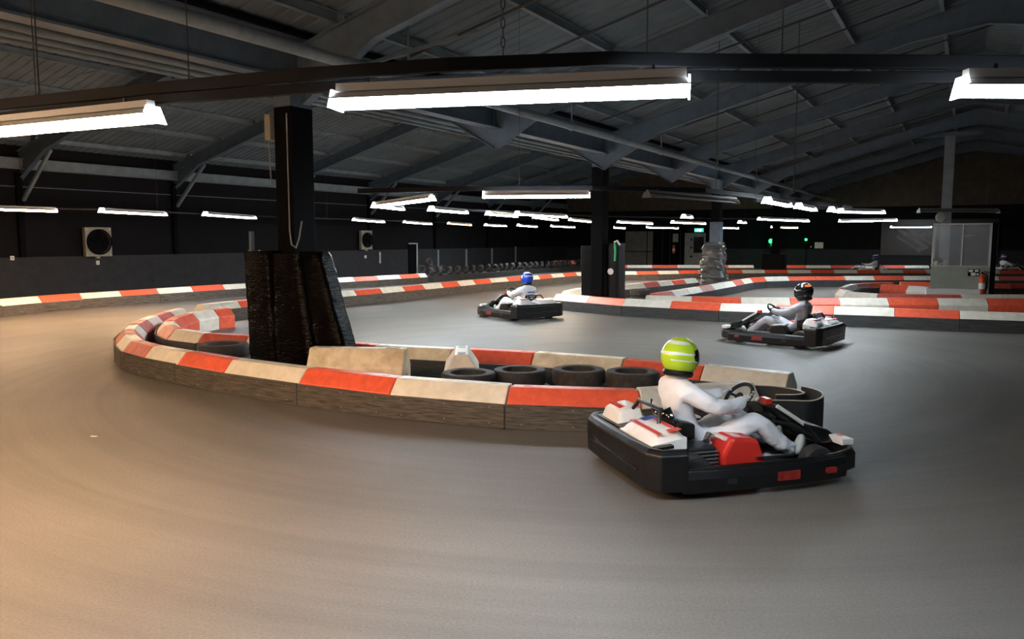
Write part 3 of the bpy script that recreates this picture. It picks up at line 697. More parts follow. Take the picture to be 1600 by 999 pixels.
# dark banner behind the booth
s0_, s1_ = far(1374), far(1556); bw = s1_ - s0_
bn = MB().box((0, -.02, 0), (bw, .02, 2.25)).build('banner', 'banner', None); bn.location = B(s0_, WY - .15, 1.0); bn.rotation_euler = (0, 0, -AB); tag(bn, 'dark wall banner with faint grey kart print behind the booth', 'banner')
ink = MB()
for (x0, y0, x1, y1, w) in ((.9, 1.7, 2.6, .5, .10), (1.2, 1.9, 2.9, .7, .05), (.9, 1.2, 2.2, .3, .05), (2.2, 1.25, 2.9, 1.45, .18), (2.1, .3, 2.7, .55, .14), (4.6, 1.2, 5.2, 1.3, .06)):
    d = Vector((x1-x0, 0, y1-y0)).normalized(); q = Vector((-d.z, 0, d.x))*w
    a, b = Vector((x0, -.024, y0)), Vector((x1, -.024, y1))
    MB().add([tuple(a+q), tuple(b+q*.6), tuple(b-q*.6), tuple(a-q)], [(3, 2, 1, 0)]).build('grey_print', 'bannerink', bn)

# ================================================================ MARSHAL BOOTH
bp0 = G(1452, 466); bp1 = G(1548, 466)
bd = S.copy(); kk_ = (1546 - CX)/F; W_ = (kk_*bp0.y - bp0.x)/(S.x - kk_*S.y); brz = -AB
bo = empty('marshal_booth', bp0, brz); tag(bo, 'pale green marshal booth with scratched clear screens, right of the small kerb loop', 'booth')
D_ = 1.3; H1, H2 = 1.12, 2.55
MB().box((0, 0, 0), (W_, .05, H1)).build('front_panel', 'booth', bo, bevel=.006)
MB().box((W_-.05, .05, 0), (W_, D_, H1)).build('side_panel', 'booth', bo)
MB().box((0, .05, 0), (.05, D_, H1)).build('side_panel', 'booth', bo)
MB().box((W_+.0, -.05, 0), (W_+.16, .12, H2+.05)).build('corner_post', 'blackpaint', bo)
for x in (0, W_*.5, W_-.05): MB().box((x, 0, H1), (x+.05, .05, H2)).build('mullion', 'frame', bo)
for x in (0, W_-.05): MB().box((x, D_-.05, H1), (x+.05, D_, H2)).build('mullion', 'frame', bo)
MB().box((0, 0, H2), (W_, .05, H2+.05)).build('head_rail', 'frame', bo)
MB().box((-.02, -.02, H1), (W_, .07, H1+.03)).build('sill', 'frame', bo)
MB().box((.05, .02, H1+.03), (W_*.5, .03, H2)).build('pane', 'plexi', bo)
MB().box((W_*.5+.05, .02, H1+.03), (W_-.05, .03, H2)).build('pane', 'plexi', bo)
MB().box((W_-.035, .05, H1), (W_-.025, D_-.05, H2)).build('pane', 'plexi', bo)
sg = MB().box((-.17, -.015, -.12), (.17, .0, .12)).build('sign', 'blackpaint', None); sg.location = bp0 + bd*(W_-.5) + Vector((0, -.05, .92)); sg.rotation_euler = (0, 0, brz); tag(sg, 'black and white notice on the booth above the extinguisher', 'sign')
for (a, b, c, d) in ((-.15, .02, -.02, .1), (.03, .03, .14, .1), (-.08, -.1, .06, 0), (.09, -.09, .15, -.02)): MB().box((a, -.019, b), (c, -.0155, d)).build('white_print', 'white', sg)
ext(bp0 + bd*(W_-.26) + Vector((0, -.10, .2)), brz, 1.25, 'orange-red fire extinguisher on the front of the marshal booth')
hl = MB().lathe([(.2, 0), (.22, .08), (.19, .2), (.1, .28), (0, .3)], 20).build('spare_helmet', 'hblack', None, True); hl.location = bp0 + bd*.42 + Vector((0, .5, H1+.0)); tag(hl, 'black and yellow helmet on the booth counter behind the screen', 'helmet')
MB().box((-.17, -.2, .05), (-.1, -.15, .2), RX(R(8))).build('yellow_stripe', 'yellow', hl); MB().box((.1, -.2, .05), (.17, -.15, .2), RX(R(8))).build('yellow_stripe', 'yellow', hl)
MB().box((-.06, -.225, .05), (.06, -.2, .1)).build('badge', 'white', hl)
MB().box((.05, .3, H1-.06), (W_-.05, .9, H1)).build('counter', 'booth', bo)
lm = MB().lathe([(0, -.02), (.16, -.02), (.17, 0), (.16, .03), (0, .03)], 24, RX(R(90))).build('round_lamp', 'white', None, True); lm.location = bp0 + bd*.16 + Vector((0, -.1, H2+.26)); tag(lm, 'round white disc hanging over the left corner of the booth', 'disc')
MB().tube([(0, 0, .15), (0, 0, .4)], .01, 6).build('hanger', 'wire', lm)

# ================================================================ LAMPS
def lamp_set(tube, off=False, length=1.8, cap_end=True):
    """meshes of one fixture, running along +X from the origin, tube bottom at z 0"""
    L = length; hs = 'housing_off' if off else 'housing'
    h = MB().prism([(-.03, .086), (.03, .086), (.025, .125), (-.025, .125)], 0.02, L-.02, 'x').mesh('housing', hs)
    rf = MB(); a = [(-.075, .044), (-.03, .080), (.03, .080), (.075, .044)]; b = [(-.070, .044), (-.028, .076), (.028, .076), (.070, .044)]
    rf.prism([*a, *b[::-1]], .0, L, 'x'); rf = rf.mesh('reflector', hs)
    t = MB().tube([(.03, 0, .03), (L-.03, 0, .03)], .013, 10).mesh('fluorescent_tube', tube)
    en = MB().prism([(-.088, .0), (.088, .0), (.045, .092), (-.045, .092)], 0, .010, 'x').mesh('end_plate', hs if off else 'end_glow')
    br = MB().box((0, -.008, .10), (.012, .008, .15)).mesh('bracket', 'darkmetal')
    return h, rf, t, en, br
# emission put on the end plates for the tube light they catch
M['end_glow'] = emis('end_plate_painted_glow', (.95, .97, 1.0), 6)
HUE = {'w': (.80, .91, 1.0), 'l': (1.0, .62, .35), 'o': (1.0, .45, .15), 'n': (1.0, .86, .70)}
_tm = {}
def tube_mat(kind, k):
    if (kind, k) not in _tm: _tm[(kind, k)] = emis('lamp_light', HUE[kind], LAMP*k)
    return _tm[(kind, k)]
def lamp(p0, p1, kind, label, side=1, group=None, k=1.0):
    p0 = Vector(p0); p1 = Vector(p1); L = (p1 - p0).length
    e = empty('strip_light', p0); e.rotation_euler = (p1 - p0).to_track_quat('X', 'Z').to_euler(); tag(e, label, 'light', group)
    key = 'housing_off' if kind == 'x' else tube_mat(kind, k)
    h, rf, t, en, br = lamp_set(key, kind == 'x', L)
    inst('housing', h, e); inst('reflector', rf, e); inst('fluorescent_tube', t, e); inst('bracket', br, e, T(L*.1, 0, 0)); inst('bracket', br, e, T(L*.9, 0, 0))
    inst('end_plate', en, e, Matrix.Diagonal((1, 1.35, 1.35, 1)) if p0.y > 9 and kind != 'x' and L < 4 else None); inst('end_plate', en, e, T(L-.012, 0, 0))  # first plate of distant lamps enlarged to widen its painted glow
    if kind != 'x':
        # bulb-like diffuser sleeve
        sl = MB().prism([(-.045, .004), (.045, .004), (.072, .024), (.072, .043), (-.072, .043), (-.072, .024)], .012, L-.012, 'x').mesh('diffuser', key)
        inst('diffuser', sl, e)
    return e
ZL = 2.74
def lamp_px(a, b, kind, label, L=1.8, z=ZL, maxy=46.5, **k):
    def pt(q):
        if q[1] < 371.0:
            p = G(q[0], q[1], z)
            if 0 < p.y <= maxy: return p
        return GD(q[0], q[1], maxy)
    return lamp(pt(a), pt(b), kind, label, **k)
def lamp_dir(a, ang, kind, label, L=1.8, z=ZL):
    p = G(a[0], a[1], z); return lamp(p, p + Vector((math.cos(R(ang))*L, math.sin(R(ang))*L, 0)), kind, label)
LAMPS = [
 ((523, 172), (1079, 151), 'w', 'brightest long strip light across the top middle'),
 ((241, 192), (-120, 224), 'l', 'bright warm strip light at the upper left edge'),
 ((-90, 327), (88, 332), 'l', 'thin warm strip light along the left wall, at the left edge'),
 ((159, 332.5), (258, 337.5), 'l', 'strip light second from the left edge along the left wall'),
 ((321, 337.5), (398, 342.5), 'w', 'strip light on the left wall, just left of the near column'),
 ((553, 345), (599, 348.5), 'w', 'small strip light above the dim fan right of the near column'),
 ((632, 348.5), (673, 351.5), 'w', 'small strip light left of the amber one on the back left'),
 ((587, 325), (675, 314), 'w', 'bright strip light slanting up right of the near column'),
 ((590, 325), (628, 329), 'n', 'short strip light forming a V with the slanting bright one'),
 ((674, 330), (728, 334.5), 'w', 'strip light just right of the slanting bright one'),
 ((755, 310.5), (922, 309.5), 'w', 'long level strip light left of the middle column'),
 ((701, 350.5), (735, 353), 'o', 'weak amber lamp at the back left'),
 ((763, 336.5), (806, 340), 'w', 'strip light under the left end of the long level light'),
 ((808, 336.5), (884, 341), 'n', 'strip light in the middle of the group above the blue helmet'),
 ((835, 341.5), (870, 345.5), 'l', 'yellowish strip light just below the middle one of the group'),
 ((759, 353), (790, 354.5), 'w', 'leftmost small distant strip light above the row of tyres'),
 ((810, 353.5), (838, 355.5), 'w', 'second small distant strip light above the row of tyres'),
 ((861, 354.5), (898, 356.5), 'w', 'third small distant strip light above the row of tyres'),
 ((891, 345), (927, 348.5), 'n', 'strip light just left of the middle column'),
 ((959, 357), (977, 357.8), 'l', 'tiny strip light just right of the middle column'),
 ((966, 348.5), (1018, 351), 'n', 'strip light right of the middle column, above the grey door'),
 ((1010, 356.5), (1060, 357.8), 'w', 'thin strip light between the two far doors'),
 ((1051, 349), (1101, 350.8), 'n', 'strip light just left of the third column'),
 ((1068, 341), (1080, 341.6), 'n', 'strip light seen end-on left of the third column'),
 ((1122, 357), (1154, 357.8), 'n', 'strip light just right of the third column'),
 ((1156, 349), (1164, 349.6), 'o', 'tiny amber lamp right of the third column'),
 ((1186, 344), (1262, 347), 'w', 'strip light above the green signal lamp'),
 ((1205, 356.3), (1246, 357), 'n', 'lower strip light close over the green signal lamp'),
 ((1199, 318), (1233, 324), 'w', 'bright foreshortened strip light, left of the pair above the second kart'),
 ((1248, 326), (1272, 330.5), 'w', 'bright foreshortened strip light, right of the pair above the second kart'),
 ((1299, 331), (1307, 332), 'n', 'small bright lamp end right of the foreshortened pair'),
 ((1314, 333), (1380, 334.3), 'w', 'upper strip light left of the booth'),
 ((1312, 347.5), (1401, 346), 'w', 'middle strip light left of the booth'),
 ((1392, 356.3), (1455, 355.8), 'w', 'lowest strip light touching the left edge of the booth'),
]
lamps = []
POWER = {0: 2.3, 1: 2.2, 2: 3.5, 3: 3.0, 4: 1.2, 7: 1.6, 8: 1.2, 9: 1.6, 10: 1.5, 12: 1.5, 13: 1.5, 11: .15, 28: 1.8, 29: 1.8, 26: 1.3, 31: 1.3, 18: 1.4, 20: 1.4, 22: 1.4, 32: 1.2}
for i, (a, b, k, lab) in enumerate(LAMPS): lamps.append(lamp_px(a, b, k, lab, k=POWER.get(i, 1.0)))
p = G(1500, 152, ZL); lamps.append(lamp(p, p + Vector((1.5, .02, 0)), 'w', 'bright strip light cut by the right edge of the picture', k=.8))
p = G(1537, 150, ZL); 
p = G(1435, 333, ZL); q = G(1560, 333.5, ZL); lamp(p, q, 'x', 'unlit strip light over the booth')
p = G(1010, 309, ZL); q = G(1150, 319, ZL); lamp(p, q, 'x', 'unlit strip light right of the middle column')
# more of the same lamps beyond the frame, behind and beside the camera: the left ones warm
OFF = [((-4.9, 3.2), 150, 'l', 'warm strip light outside the left of the picture',5), ((-3.4, 1.2), 160, 'l', 'warm strip light left of the camera',1.1),
       ((.6, -1.6), 175, 'w', 'strip light behind the camera',.5*0.6), ((6.5, 6.0), 20, 'w', 'strip light outside the right of the picture',.08), ((-11.0, 11.5), 140, 'l', 'warm strip light beyond the left end of the hairpin',4),
       ((-6.5, 6.3), 150, 'l', 'warm strip light outside the left edge over the near bend',5)]
for (x, y), ang, k, lab, pw in OFF:
    a = Vector((x, y, ZL)); lamp(a, a + Vector((math.cos(R(ang))*1.8, math.sin(R(ang))*1.8, 0)), k, lab, k=pw)

# rails that carry the lamps
def rail(pts, z, w, h, label, hang=(), m='rail'):
    root = empty('lighting_rail', (pts[0][0], pts[0][1], z)); tag(root, label, 'rail'); o = Vector((pts[0][0], pts[0][1]))
    P = [Vector((q[0], q[1])) - o for q in pts]
    MB().rail([tuple(q) for q in P], [(-w/2, 0), (w/2, 0), (w/2, h), (-w/2, h)]).build('rail_bar', m, root, bevel=.004)
    for fr in hang:
        i = int(fr); k = fr - i; i = min(i, len(P)-2); q = P[i] + (P[i+1]-P[i])*k; w_ = q + o
        # roof height above this point
        s = (Vector((w_.x, w_.y, 0)) - C1).dot(S); zt = roof_z(s) - .02
        MB().tube([(q.x, q.y, h), (q.x, q.y, zt - z)], .0035, 5).build('hanging_wire', 'wire', root)
    return root
def gl(l, z): return [G(x, y, z).xy for x, y in l]
r1 = rail(gl([(-160, 197), (0, 172), (250, 147), (470, 127), (700, 112), (950, 103), (1100, 106), (1320, 107), (1600, 109), (1900, 118)], 2.92), 2.92, .04, .065, 'nearer black rail carrying the near strip lights across the top', hang=(1.25, 5.4))
r2 = rail(gl([(-160, 216), (0, 190), (250, 163), (500, 145), (700, 135), (950, 130), (1100, 129), (1300, 130), (1600, 131), (1900, 138)], 2.86), 2.86, .04, .055, 'second black rail just behind the nearer one across the top', hang=(2.2, 6.6))
for fr in ((-100, 1), (180, 1), (450, 1), (1095, 1), (1380, 1), (1700, 1)):
    pass
rail(gl([(560, 304), (700, 301), (925, 299.5), (1100, 303), (1240, 318), (1330, 328)], 2.86), 2.88, .06, .08, 'black rail above the long level light across the middle', hang=(1.5, 3.5, 4.0))
rail(gl([(-120, 326), (160, 330), (400, 340), (600, 346.3), (740, 350.5)], 2.86), 2.88, .04, .05, 'dark rail carrying the lights along the left wall', hang=(1.3, 2.5))
rail(gl([(670, 328.5), (820, 335), (930, 340), (1120, 343.5), (1260, 345)], 2.86), 2.88, .05, .06, 'dark rail carrying the middle distance lights', hang=(1.4, 3.3))
rail(gl([(1180, 317), (1250, 325), (1310, 331), (1440, 332.5), (1640, 333)], 2.86), 2.88, .06, .10, 'dark rail running over the booth', hang=(1.5, 2.6, 3.5))
# chain that carries the near rails
pc = G(786, 105, 2.98); zr_ = roof_z((pc - C1).dot(S))
ch = empty('hanging_chain', pc); tag(ch, 'steel chain holding the near rail, top middle', 'chain')
lk = MB().tube([(.014*math.cos(a), 0, .03*math.sin(a) + .03) for a in [2*math.pi*k/12 for k in range(12)]], .0045, 6, True).mesh('link', 'darkmetal')
for k in range(7): inst('link', lk, ch, T(0, 0, k*.048) @ RZ(R(90*(k % 2))) @ Matrix.Diagonal((.75, .75, .95, 1)))
MB().tube([(0, 0, .36), (.0, 0, zr_ - pc.z - .05)], .006, 6).build('upper_wire', 'wire', ch)
MB().tube([(0, 0, .36), (-.10, .03, zr_ - pc.z - .05)], .005, 6).build('second_wire', 'wire', ch)
for (px, py, y, lab) in ((62, 160, 5.2, 'thin wire holding the near rail at the left'), (1240, 300, 17.5, 'long thin wire down to the middle rail, right of the near light'), (1118, 300, 17.5, 'faint thin wire down to the middle rail above the third column')):
    p = GD(px, py, y); s = (p - C1).dot(S); w_ = MB().tube([(0, 0, 0), (0, 0, roof_z(s) - p.z)], .005 if y < 6 else .010, 6).build('hanging_wire', 'wire', None); w_.location = p; tag(w_, lab, 'wire')
    MB().lathe([(0, 0), (.015, .01), (.015, .04), (0, .05)], 8).build('clamp', 'wire', w_)

# ================================================================ KARTS AND DRIVERS
def skin(name, verts, edges, rad, m, sub=2, root=0):
    me = bpy.data.meshes.new(name + '_cage'); me.from_pydata([tuple(v) for v in verts], edges, []); me.update()
    o = bpy.data.objects.new(name + '_cage', me); COL.objects.link(o)
    sk = o.modifiers.new('skin', 'SKIN'); sk.use_smooth_shade = True; sk.branch_smoothing = .6
    for i, v in enumerate(me.skin_vertices[0].data):
        r = rad[i]; v.radius = (r, r) if not isinstance(r, tuple) else r; v.use_root = (i == root)
    ss = o.modifiers.new('sub', 'SUBSURF'); ss.levels = sub; ss.render_levels = sub
    bpy.context.view_layer.update(); dg = bpy.context.evaluated_depsgraph_get()
    out = bpy.data.meshes.new_from_object(o.evaluated_get(dg)); out.name = name
    bpy.data.objects.remove(o); bpy.data.meshes.remove(me)
    out.materials.clear(); out.materials.append(M[m]); out.polygons.foreach_set('use_smooth', [True]*len(out.polygons)); return out

def make_kart():
    root = empty('go_kart')
    # chassis
    t = MB()
    for s in (-1, 1): t.tube([(-.80, s*.33, .085), (-.1, s*.33, .085), (.35, s*.27, .085), (.78, s*.27, .085)], .018, 8)
    t.tube([(.70, -.30, .085), (.70, .30, .085)], .018, 8); t.tube([(-.2, -.34, .085), (-.2, .34, .085)], .018, 8); t.tube([(-.72, -.34, .085), (-.72, .34, .085)], .018, 8)
    t.build('chassis_tube', 'darkmetal', root, True)
    MB().box((-.15, -.30, .055), (.80, .30, .066)).build('floor_tray', 'darkmetal', root)
    MB().tube([(-.66, -.52, .14), (-.66, .52, .14)], .02, 10).build('rear_axle', 'darkmetal', root, True)
    # all-round bumper: low nose, side pods, tall rear panel
    hw = .69
    pod = [(.03, .045), (.075, .06), (.085, .17), (.06, .235), (-.0, .25), (-.05, .23), (-.05, .07)]
    for s in (1, -1):
        path = [(-.78, s*(hw - .02)), (-.45, s*hw), (.0, s*hw), (.40, s*(hw-.02)), (.72, s*(hw-.09))]
        if s > 0: path = path[::-1]
        mb = MB().rail([(a, b) for a, b in path], [(o, z) for o, z in pod])
        sb = mb.build('side_bumper', 'blacks', root, False, .012)
        MB().box((.02, s*(hw+.065), .11), (.22, s*(hw+.088), .18)).build('red_patch', 'dimred', sb)
        MB().box((.48, s*(hw+.04), .13), (.57, s*(hw+.072), .17)).build('red_patch', 'dimred', sb)
        MB().box((-.42, s*(hw+.068), .12), (-.34, s*(hw+.087), .16)).build('grey_patch', 'darkmetal', sb)
        MB().box((-.05, s*(hw-.13), .245), (.30, s*(hw-.10), .258)).build('edge_strip', 'chrome', root)
        # white side fairing beside the seat
    nose = [(.70, .61), (.88, .52), (.985, .34), (1.0, .0), (.985, -.34), (.88, -.52), (.70, -.61)]
    MB().rail([(a, -b) for a, b in nose][::-1], [(.03, .06), (.07, .08), (.08, .16), (.05, .23), (0, .245), (-.04, .22), (-.04, .08)]).build('front_bumper', 'blacks', root, False, .012)
    rear = [(-.74, -.71), (-.93, -.69), (-.985, -.60), (-1.0, -.3), (-1.0, .3), (-.985, .60), (-.93, .69), (-.74, .71)]
    rb = MB().rail(rear[::-1], [(.0, .07), (.045, .08), (.055, .36), (.02, .40), (-.03, .40), (-.05, .36), (-.04, .08)]).build('rear_bumper', 'blacks', root, False, .012)
    MB().box((-1.053, -.5, .20), (-1.048, .5, .215)).build('moulded_rib', 'blackgloss', rb)
    # nose fairing with white and blue end
    nf = MB().add([(.98, -.30, .24), (.98, .30, .24), (.72, .36, .25), (.72, -.36, .25), (.90, -.20, .33), (.90, .20, .33), (.66, .24, .40), (.66, -.24, .40)],
                  [(0, 1, 5, 4), (1, 2, 6, 5), (2, 3, 7, 6), (3, 0, 4, 7), (4, 5, 6, 7), (3, 2, 1, 0)]).build('nose_fairing', 'blacks', root, False, .02)
    MB().box((.86, -.44, .245), (.98, -.24, .30)).build('white_patch', 'kwhite', nf, bevel=.01); MB().box((.86, .24, .245), (.98, .44, .30)).build('white_patch', 'kwhite', nf, bevel=.01)
    MB().box((.93, -.32, .30), (.97, -.27, .306)).build('red_mark', 'kred', nf)
    # front number fairing: rises from the nose to the wheel
    ff = MB().add([(.80, -.16, .30), (.80, .16, .30), (.42, .15, .56), (.42, -.15, .56), (.77, -.16, .27), (.77, .16, .27), (.39, .15, .53), (.39, -.15, .53)],
                  [(0, 1, 2, 3), (7, 6, 5, 4), (0, 4, 5, 1), (1, 5, 6, 2), (2, 6, 7, 3), (3, 7, 4, 0)]).build('front_fairing', 'blacks', root, False, .015)
    MB().add([(.79, -.155, .310), (.79, -.095, .310), (.42, -.085, .563), (.42, -.145, .563)], [(0, 1, 2, 3)]).build('white_stripe', 'kwhite', ff)
    MB().add([(.79, .095, .310), (.79, .155, .310), (.42, .145, .563), (.42, .085, .563)], [(0, 1, 2, 3)]).build('white_stripe', 'kwhite', ff)
    for s in (-1, 1): MB().tube([(.80, s*.165, .30), (.60, s*.16, .435), (.41, s*.155, .555)], .018, 8).build('pale_edge_tube', 'kwhite', ff, True)
    MB().box((.37, -.06, .545), (.43, .06, .60)).build('red_cap', 'kred', ff, bevel=.01)
    MB().tube([(.80, -.26, .12), (.70, -.26, .30), (.52, -.24, .40), (.34, -.2, .44)], .014, 8).build('front_hoop', 'darkmetal', root, True)
    MB().tube([(.80, .26, .12), (.70, .26, .30), (.52, .24, .40), (.34, .2, .44)], .014, 8).build('front_hoop', 'darkmetal', root, True)
    # steering
    MB().tube([(.62, 0, .12), (.16, 0, .60)], .014, 8).build('steering_column', 'darkmetal', root, True)
    sw = T(.13, 0, .625) @ RY(R(-48))
    w = MB(); ring = [(.135*math.cos(a), .155*math.sin(a), 0) for a in [2*math.pi*k/28 for k in range(28)]]
    w.tube(ring, .017, 8, True, sw); w.tube([(0, -.145, 0), (0, 0, -.015), (0, .145, 0)], .012, 6, mx=sw); w.tube([(-.13, 0, 0), (0, 0, -.015)], .012, 6, mx=sw); w.lathe([(0, .01), (.04, .008), (.045, -.02), (0, -.02)], 14, sw)
    w.build('steering_wheel', 'gloveblack', root, True)
    # seat shell
    se = MB(); v = []; f = []; rows = [(-.02, .14, .20), (-.20, .10, .22), (-.40, .12, .22), (-.52, .24, .215), (-.60, .40, .20), (-.66, .56, .17)]
    for (x, z, w2) in rows:
        for k in range(7):
            a = -1 + k/3.0; v.append((x + .05*abs(a)**2, w2*a, z + .13*abs(a)**3*(1 if x > -.5 else .4)))
    for i in range(len(rows) - 1):
        for k in range(6): f.append((i*7 + k, i*7 + k + 1, (i+1)*7 + k + 1, (i+1)*7 + k))
    se.add(v, f); so = se.build('seat', 'blackgloss', root, True); sd = so.modifiers.new('thick', 'SOLIDIFY'); sd.thickness = .016
    # side tanks / fairings
    MB().prism([(-.32, .10), (.02, .10), (.06, .20), (-.02, .39), (-.26, .42), (-.34, .28)], -.56, -.31, 'y').build('side_tank', 'kred', root, False, .03)
    MB().prism([(-.30, .385), (-.05, .365), (-.05, .385), (-.30, .41)], -.50, -.33, 'y').build('tank_top_panel', 'kwhite', root)
    MB().box((-.16, -.46, .39), (-.08, -.37, .402)).build('tank_cap', 'kred', root)
    MB().prism([(-.32, .10), (.02, .10), (.06, .20), (-.02, .37), (-.26, .40), (-.34, .28)], .31, .52, 'y').build('side_tank', 'blacks', root, False, .03)
    MB().prism([(-.30, .385), (-.05, .365), (-.05, .385), (-.30, .41)], .33, .50, 'y').build('tank_top_panel', 'kwhite', root)
    # engine on the right behind the seat, cover plates over the rear
    en = MB().box((-.62, -.50, .12), (-.36, -.28, .34)).build('engine', 'darkmetal', root, bevel=.015)
    for k in range(6): MB().box((-.63, -.51, .15 + k*.03), (-.35, -.27, .158 + k*.03)).build('cooling_fin', 'hub', en)
    MB().tube([(-.40, -.40, .36), (-.36, -.36, .40), (-.30, -.34, .36)], .03, 10).build('exhaust', 'chrome', root, True)
    def dome(y0, y1, x0, x1, z, h, m, nm):
        v = []; f = []; a_, b_ = 8, 8
        for i in range(a_ + 1):
            for j in range(b_ + 1):
                u, w_ = 2*i/a_ - 1, 2*j/b_ - 1; e = (1 - abs(u)**4)*(1 - abs(w_)**4)
                v.append((x0 + (x1-x0)*i/a_, y0 + (y1-y0)*j/b_, z + h*e**.5 + .05*i/a_))
        for i in range(a_):
            for j in range(b_): q = i*(b_+1) + j; f.append((q, q+b_+1, q+b_+2, q+1))
        o = len(v); ring = [i*(b_+1) for i in range(a_+1)] + [a_*(b_+1)+j for j in range(1, b_+1)] + [i*(b_+1)+b_ for i in range(a_-1, -1, -1)] + [j for j in range(b_-1, 0, -1)]
        for q in ring: v.append((v[q][0], v[q][1], z - .04))
        n = len(ring)
        for k in range(n): f.append((ring[k], ring[(k+1) % n], o + (k+1) % n, o + k))
        return MB().add(v, f).build(nm, m, root, True)
    co = dome(-.56, .06, -.96, -.66, .40, .07, 'kwhite', 'engine_cover')
    zc = lambda x: .40 + .072 + .05*(x + .96)/.30
    for (a, b, c2, d, mm) in ((-.90, -.54, -.86, .0, 'kred'), (-.75, -.45, -.71, -.12, 'kred'), (-.82, -.12, -.70, -.02, 'kblue'), (-.80, -.55, -.70, -.47, 'kred')):
        MB().add([(a, b, zc(a)), (c2, b, zc(c2)), (c2, d, zc(c2)), (a, d, zc(a))], [(0, 1, 2, 3)]).build('graphic', mm, co)
    bx = dome(.20, .60, -.92, -.66, .40, .11, 'kwhite', 'air_box')
    MB().box((-.86, .30, .515), (-.74, .52, .53)).build('red_band', 'kred', bx)
    MB().prism([(-.95, .38), (-.80, .39), (-.80, .41), (-.95, .40)], -.62, .62, 'y').build('rear_deck', 'blacks', root)
    MB().tube([(-.74, -.34, .10), (-.78, -.30, .45), (-.72, -.2, .60), (-.72, .2, .60), (-.78, .30, .45), (-.74, .34, .10)], .018, 8).build('seat_hoop', 'darkmetal', root, True)
    MB().prism([(-.60, .36), (-.42, .34), (-.42, .47), (-.56, .50)], -.26, .26, 'y').build('seat_back_cushion', 'blacks', root, False, .02)
    # pedals
    for s in (-1, 1): MB().box((.66, s*.17-.035, .10), (.68, s*.17+.035, .26)).build('pedal', 'chrome', root)
    # wheels
    for (x, s, r, w2) in ((-.62, -1, .158, .20), (-.62, 1, .158, .20), (.56, -1, .143, .13), (.56, 1, .143, .13)):
        y = s*(.55 if x < 0 else .50)
        pr = [(r*.48, -w2*.42), (r*.75, -w2*.5), (r*.93, -w2*.48), (r, -w2*.36), (r, w2*.36), (r*.93, w2*.48), (r*.75, w2*.5), (r*.48, w2*.42)]
        wh = MB().lathe(pr, 28, T(x, y, r) @ RX(R(90))).build('wheel', 'rubber', root, True)
        hb = [(0, w2*.2), (r*.2, w2*.22), (r*.25, w2*.1), (r*.44, w2*.12), (r*.50, w2*.44), (r*.50, -w2*.44), (r*.44, -w2*.12), (r*.25, -w2*.1), (r*.2, -w2*.22), (0, -w2*.2)]
        MB().lathe(hb, 20, T(x, y, r) @ RX(R(90))).build('rim', 'hub', wh, True)
    return root

def make_driver():
    # one continuous suited body: pelvis root, spine, arms to the wheel, legs to the pedals
    V = [(-.36, 0, .24), (-.42, 0, .42), (-.47, 0, .60), (-.48, 0, .74), (-.46, 0, .84)]
    E = [(0, 1), (1, 2), (2, 3), (3, 4)]; Rd = [(.175, .14), (.185, .14), (.205, .155), (.165, .125), (.070, .070)]
    for s in (-1, 1):
        b = len(V)
        V += [(-.46, s*.20, .735), (-.25, s*.30, .60), (-.02, s*.235, .60), (.075, s*.175, .635)]
        E += [(3, b), (b, b+1), (b+1, b+2), (b+2, b+3)]; Rd += [.090, .072, .056, .042]
        b = len(V)
        V += [(-.22, s*.115, .24), (.18, s*.20, .455), (.42, s*.20, .24), (.57, s*.175, .17)]
        E += [(0, b), (b, b+1), (b+1, b+2), (b+2, b+3)]; Rd += [.118, .088, .070, .052]
    body = skin('person', V, E, Rd, 'whitesuit', 3)
    for v in body.vertices:       # folds of the loose suit
        p = v.co; a = mnoise.noise(Vector((p.x*13, p.y*9, p.z*15))); b_ = 1 - abs(mnoise.noise(Vector((p.x*10 + 5, p.y*10, p.z*22))))*2
        v.co += v.normal*(.009*a + .007*b_)
    parts = {'body': body}
    # gloves: palm and five separate fingers closed on the rim
    def hand(s):
        c = Vector((.115, s*.165, .645))
        V = [(.06, s*.178, .628), (.10, s*.172, .652), (.135, s*.160, .660)]; E = [(0, 1), (1, 2)]; Rd = [(.032, .024), (.040, .024), (.036, .018)]
        meshes = [skin('glove', V, E, Rd, 'glovewhite', 1)]
        ax = Vector((math.cos(R(42)), 0, math.sin(R(42))))        # along the rim's slope
        for k, ln in enumerate((.030, .034, .031, .024)):
            o = Vector((.138, s*.160, .664)) + Vector((-.02, 0, -.024))*(k - 1.3)*.9 + Vector((0, s*.004, 0))*k
            fv = [o, o + Vector((ln*.9, -s*.012, -.002)), o + Vector((ln*1.1, -s*.030, -.024)), o + Vector((ln*.6, -s*.036, -.040))]
            meshes.append(skin('finger', fv, [(0, 1), (1, 2), (2, 3)], [.0105, .0098, .009, .008], 'glovewhite', 1))
        o = Vector((.095, s*.150, .655)); tv = [o, o + Vector((.012, -s*.026, .014)), o + Vector((.034, -s*.038, .006))]
        meshes.append(skin('thumb', tv, [(0, 1), (1, 2)], [.0125, .011, .009], 'glovewhite', 1))
        mb = MB()
        for m in meshes:
            mb.add([tuple(v.co) for v in m.vertices], [tuple(p.vertices) for p in m.polygons]); bpy.data.meshes.remove(m)
        return mb
    parts['glove'] = [hand(-1).mesh('glove', 'glovewhite', True), hand(1).mesh('glove', 'glovewhite', True)]
    parts['boot'] = [skin('boot', [(.555, s*.175, .175), (.60, s*.175, .15), (.65, s*.17, .24), (.665, s*.165, .30)], [(0, 1), (1, 2), (2, 3)], [.05, .05, .044, .030], 'shoe', 2) for s in (-1, 1)]
    return parts
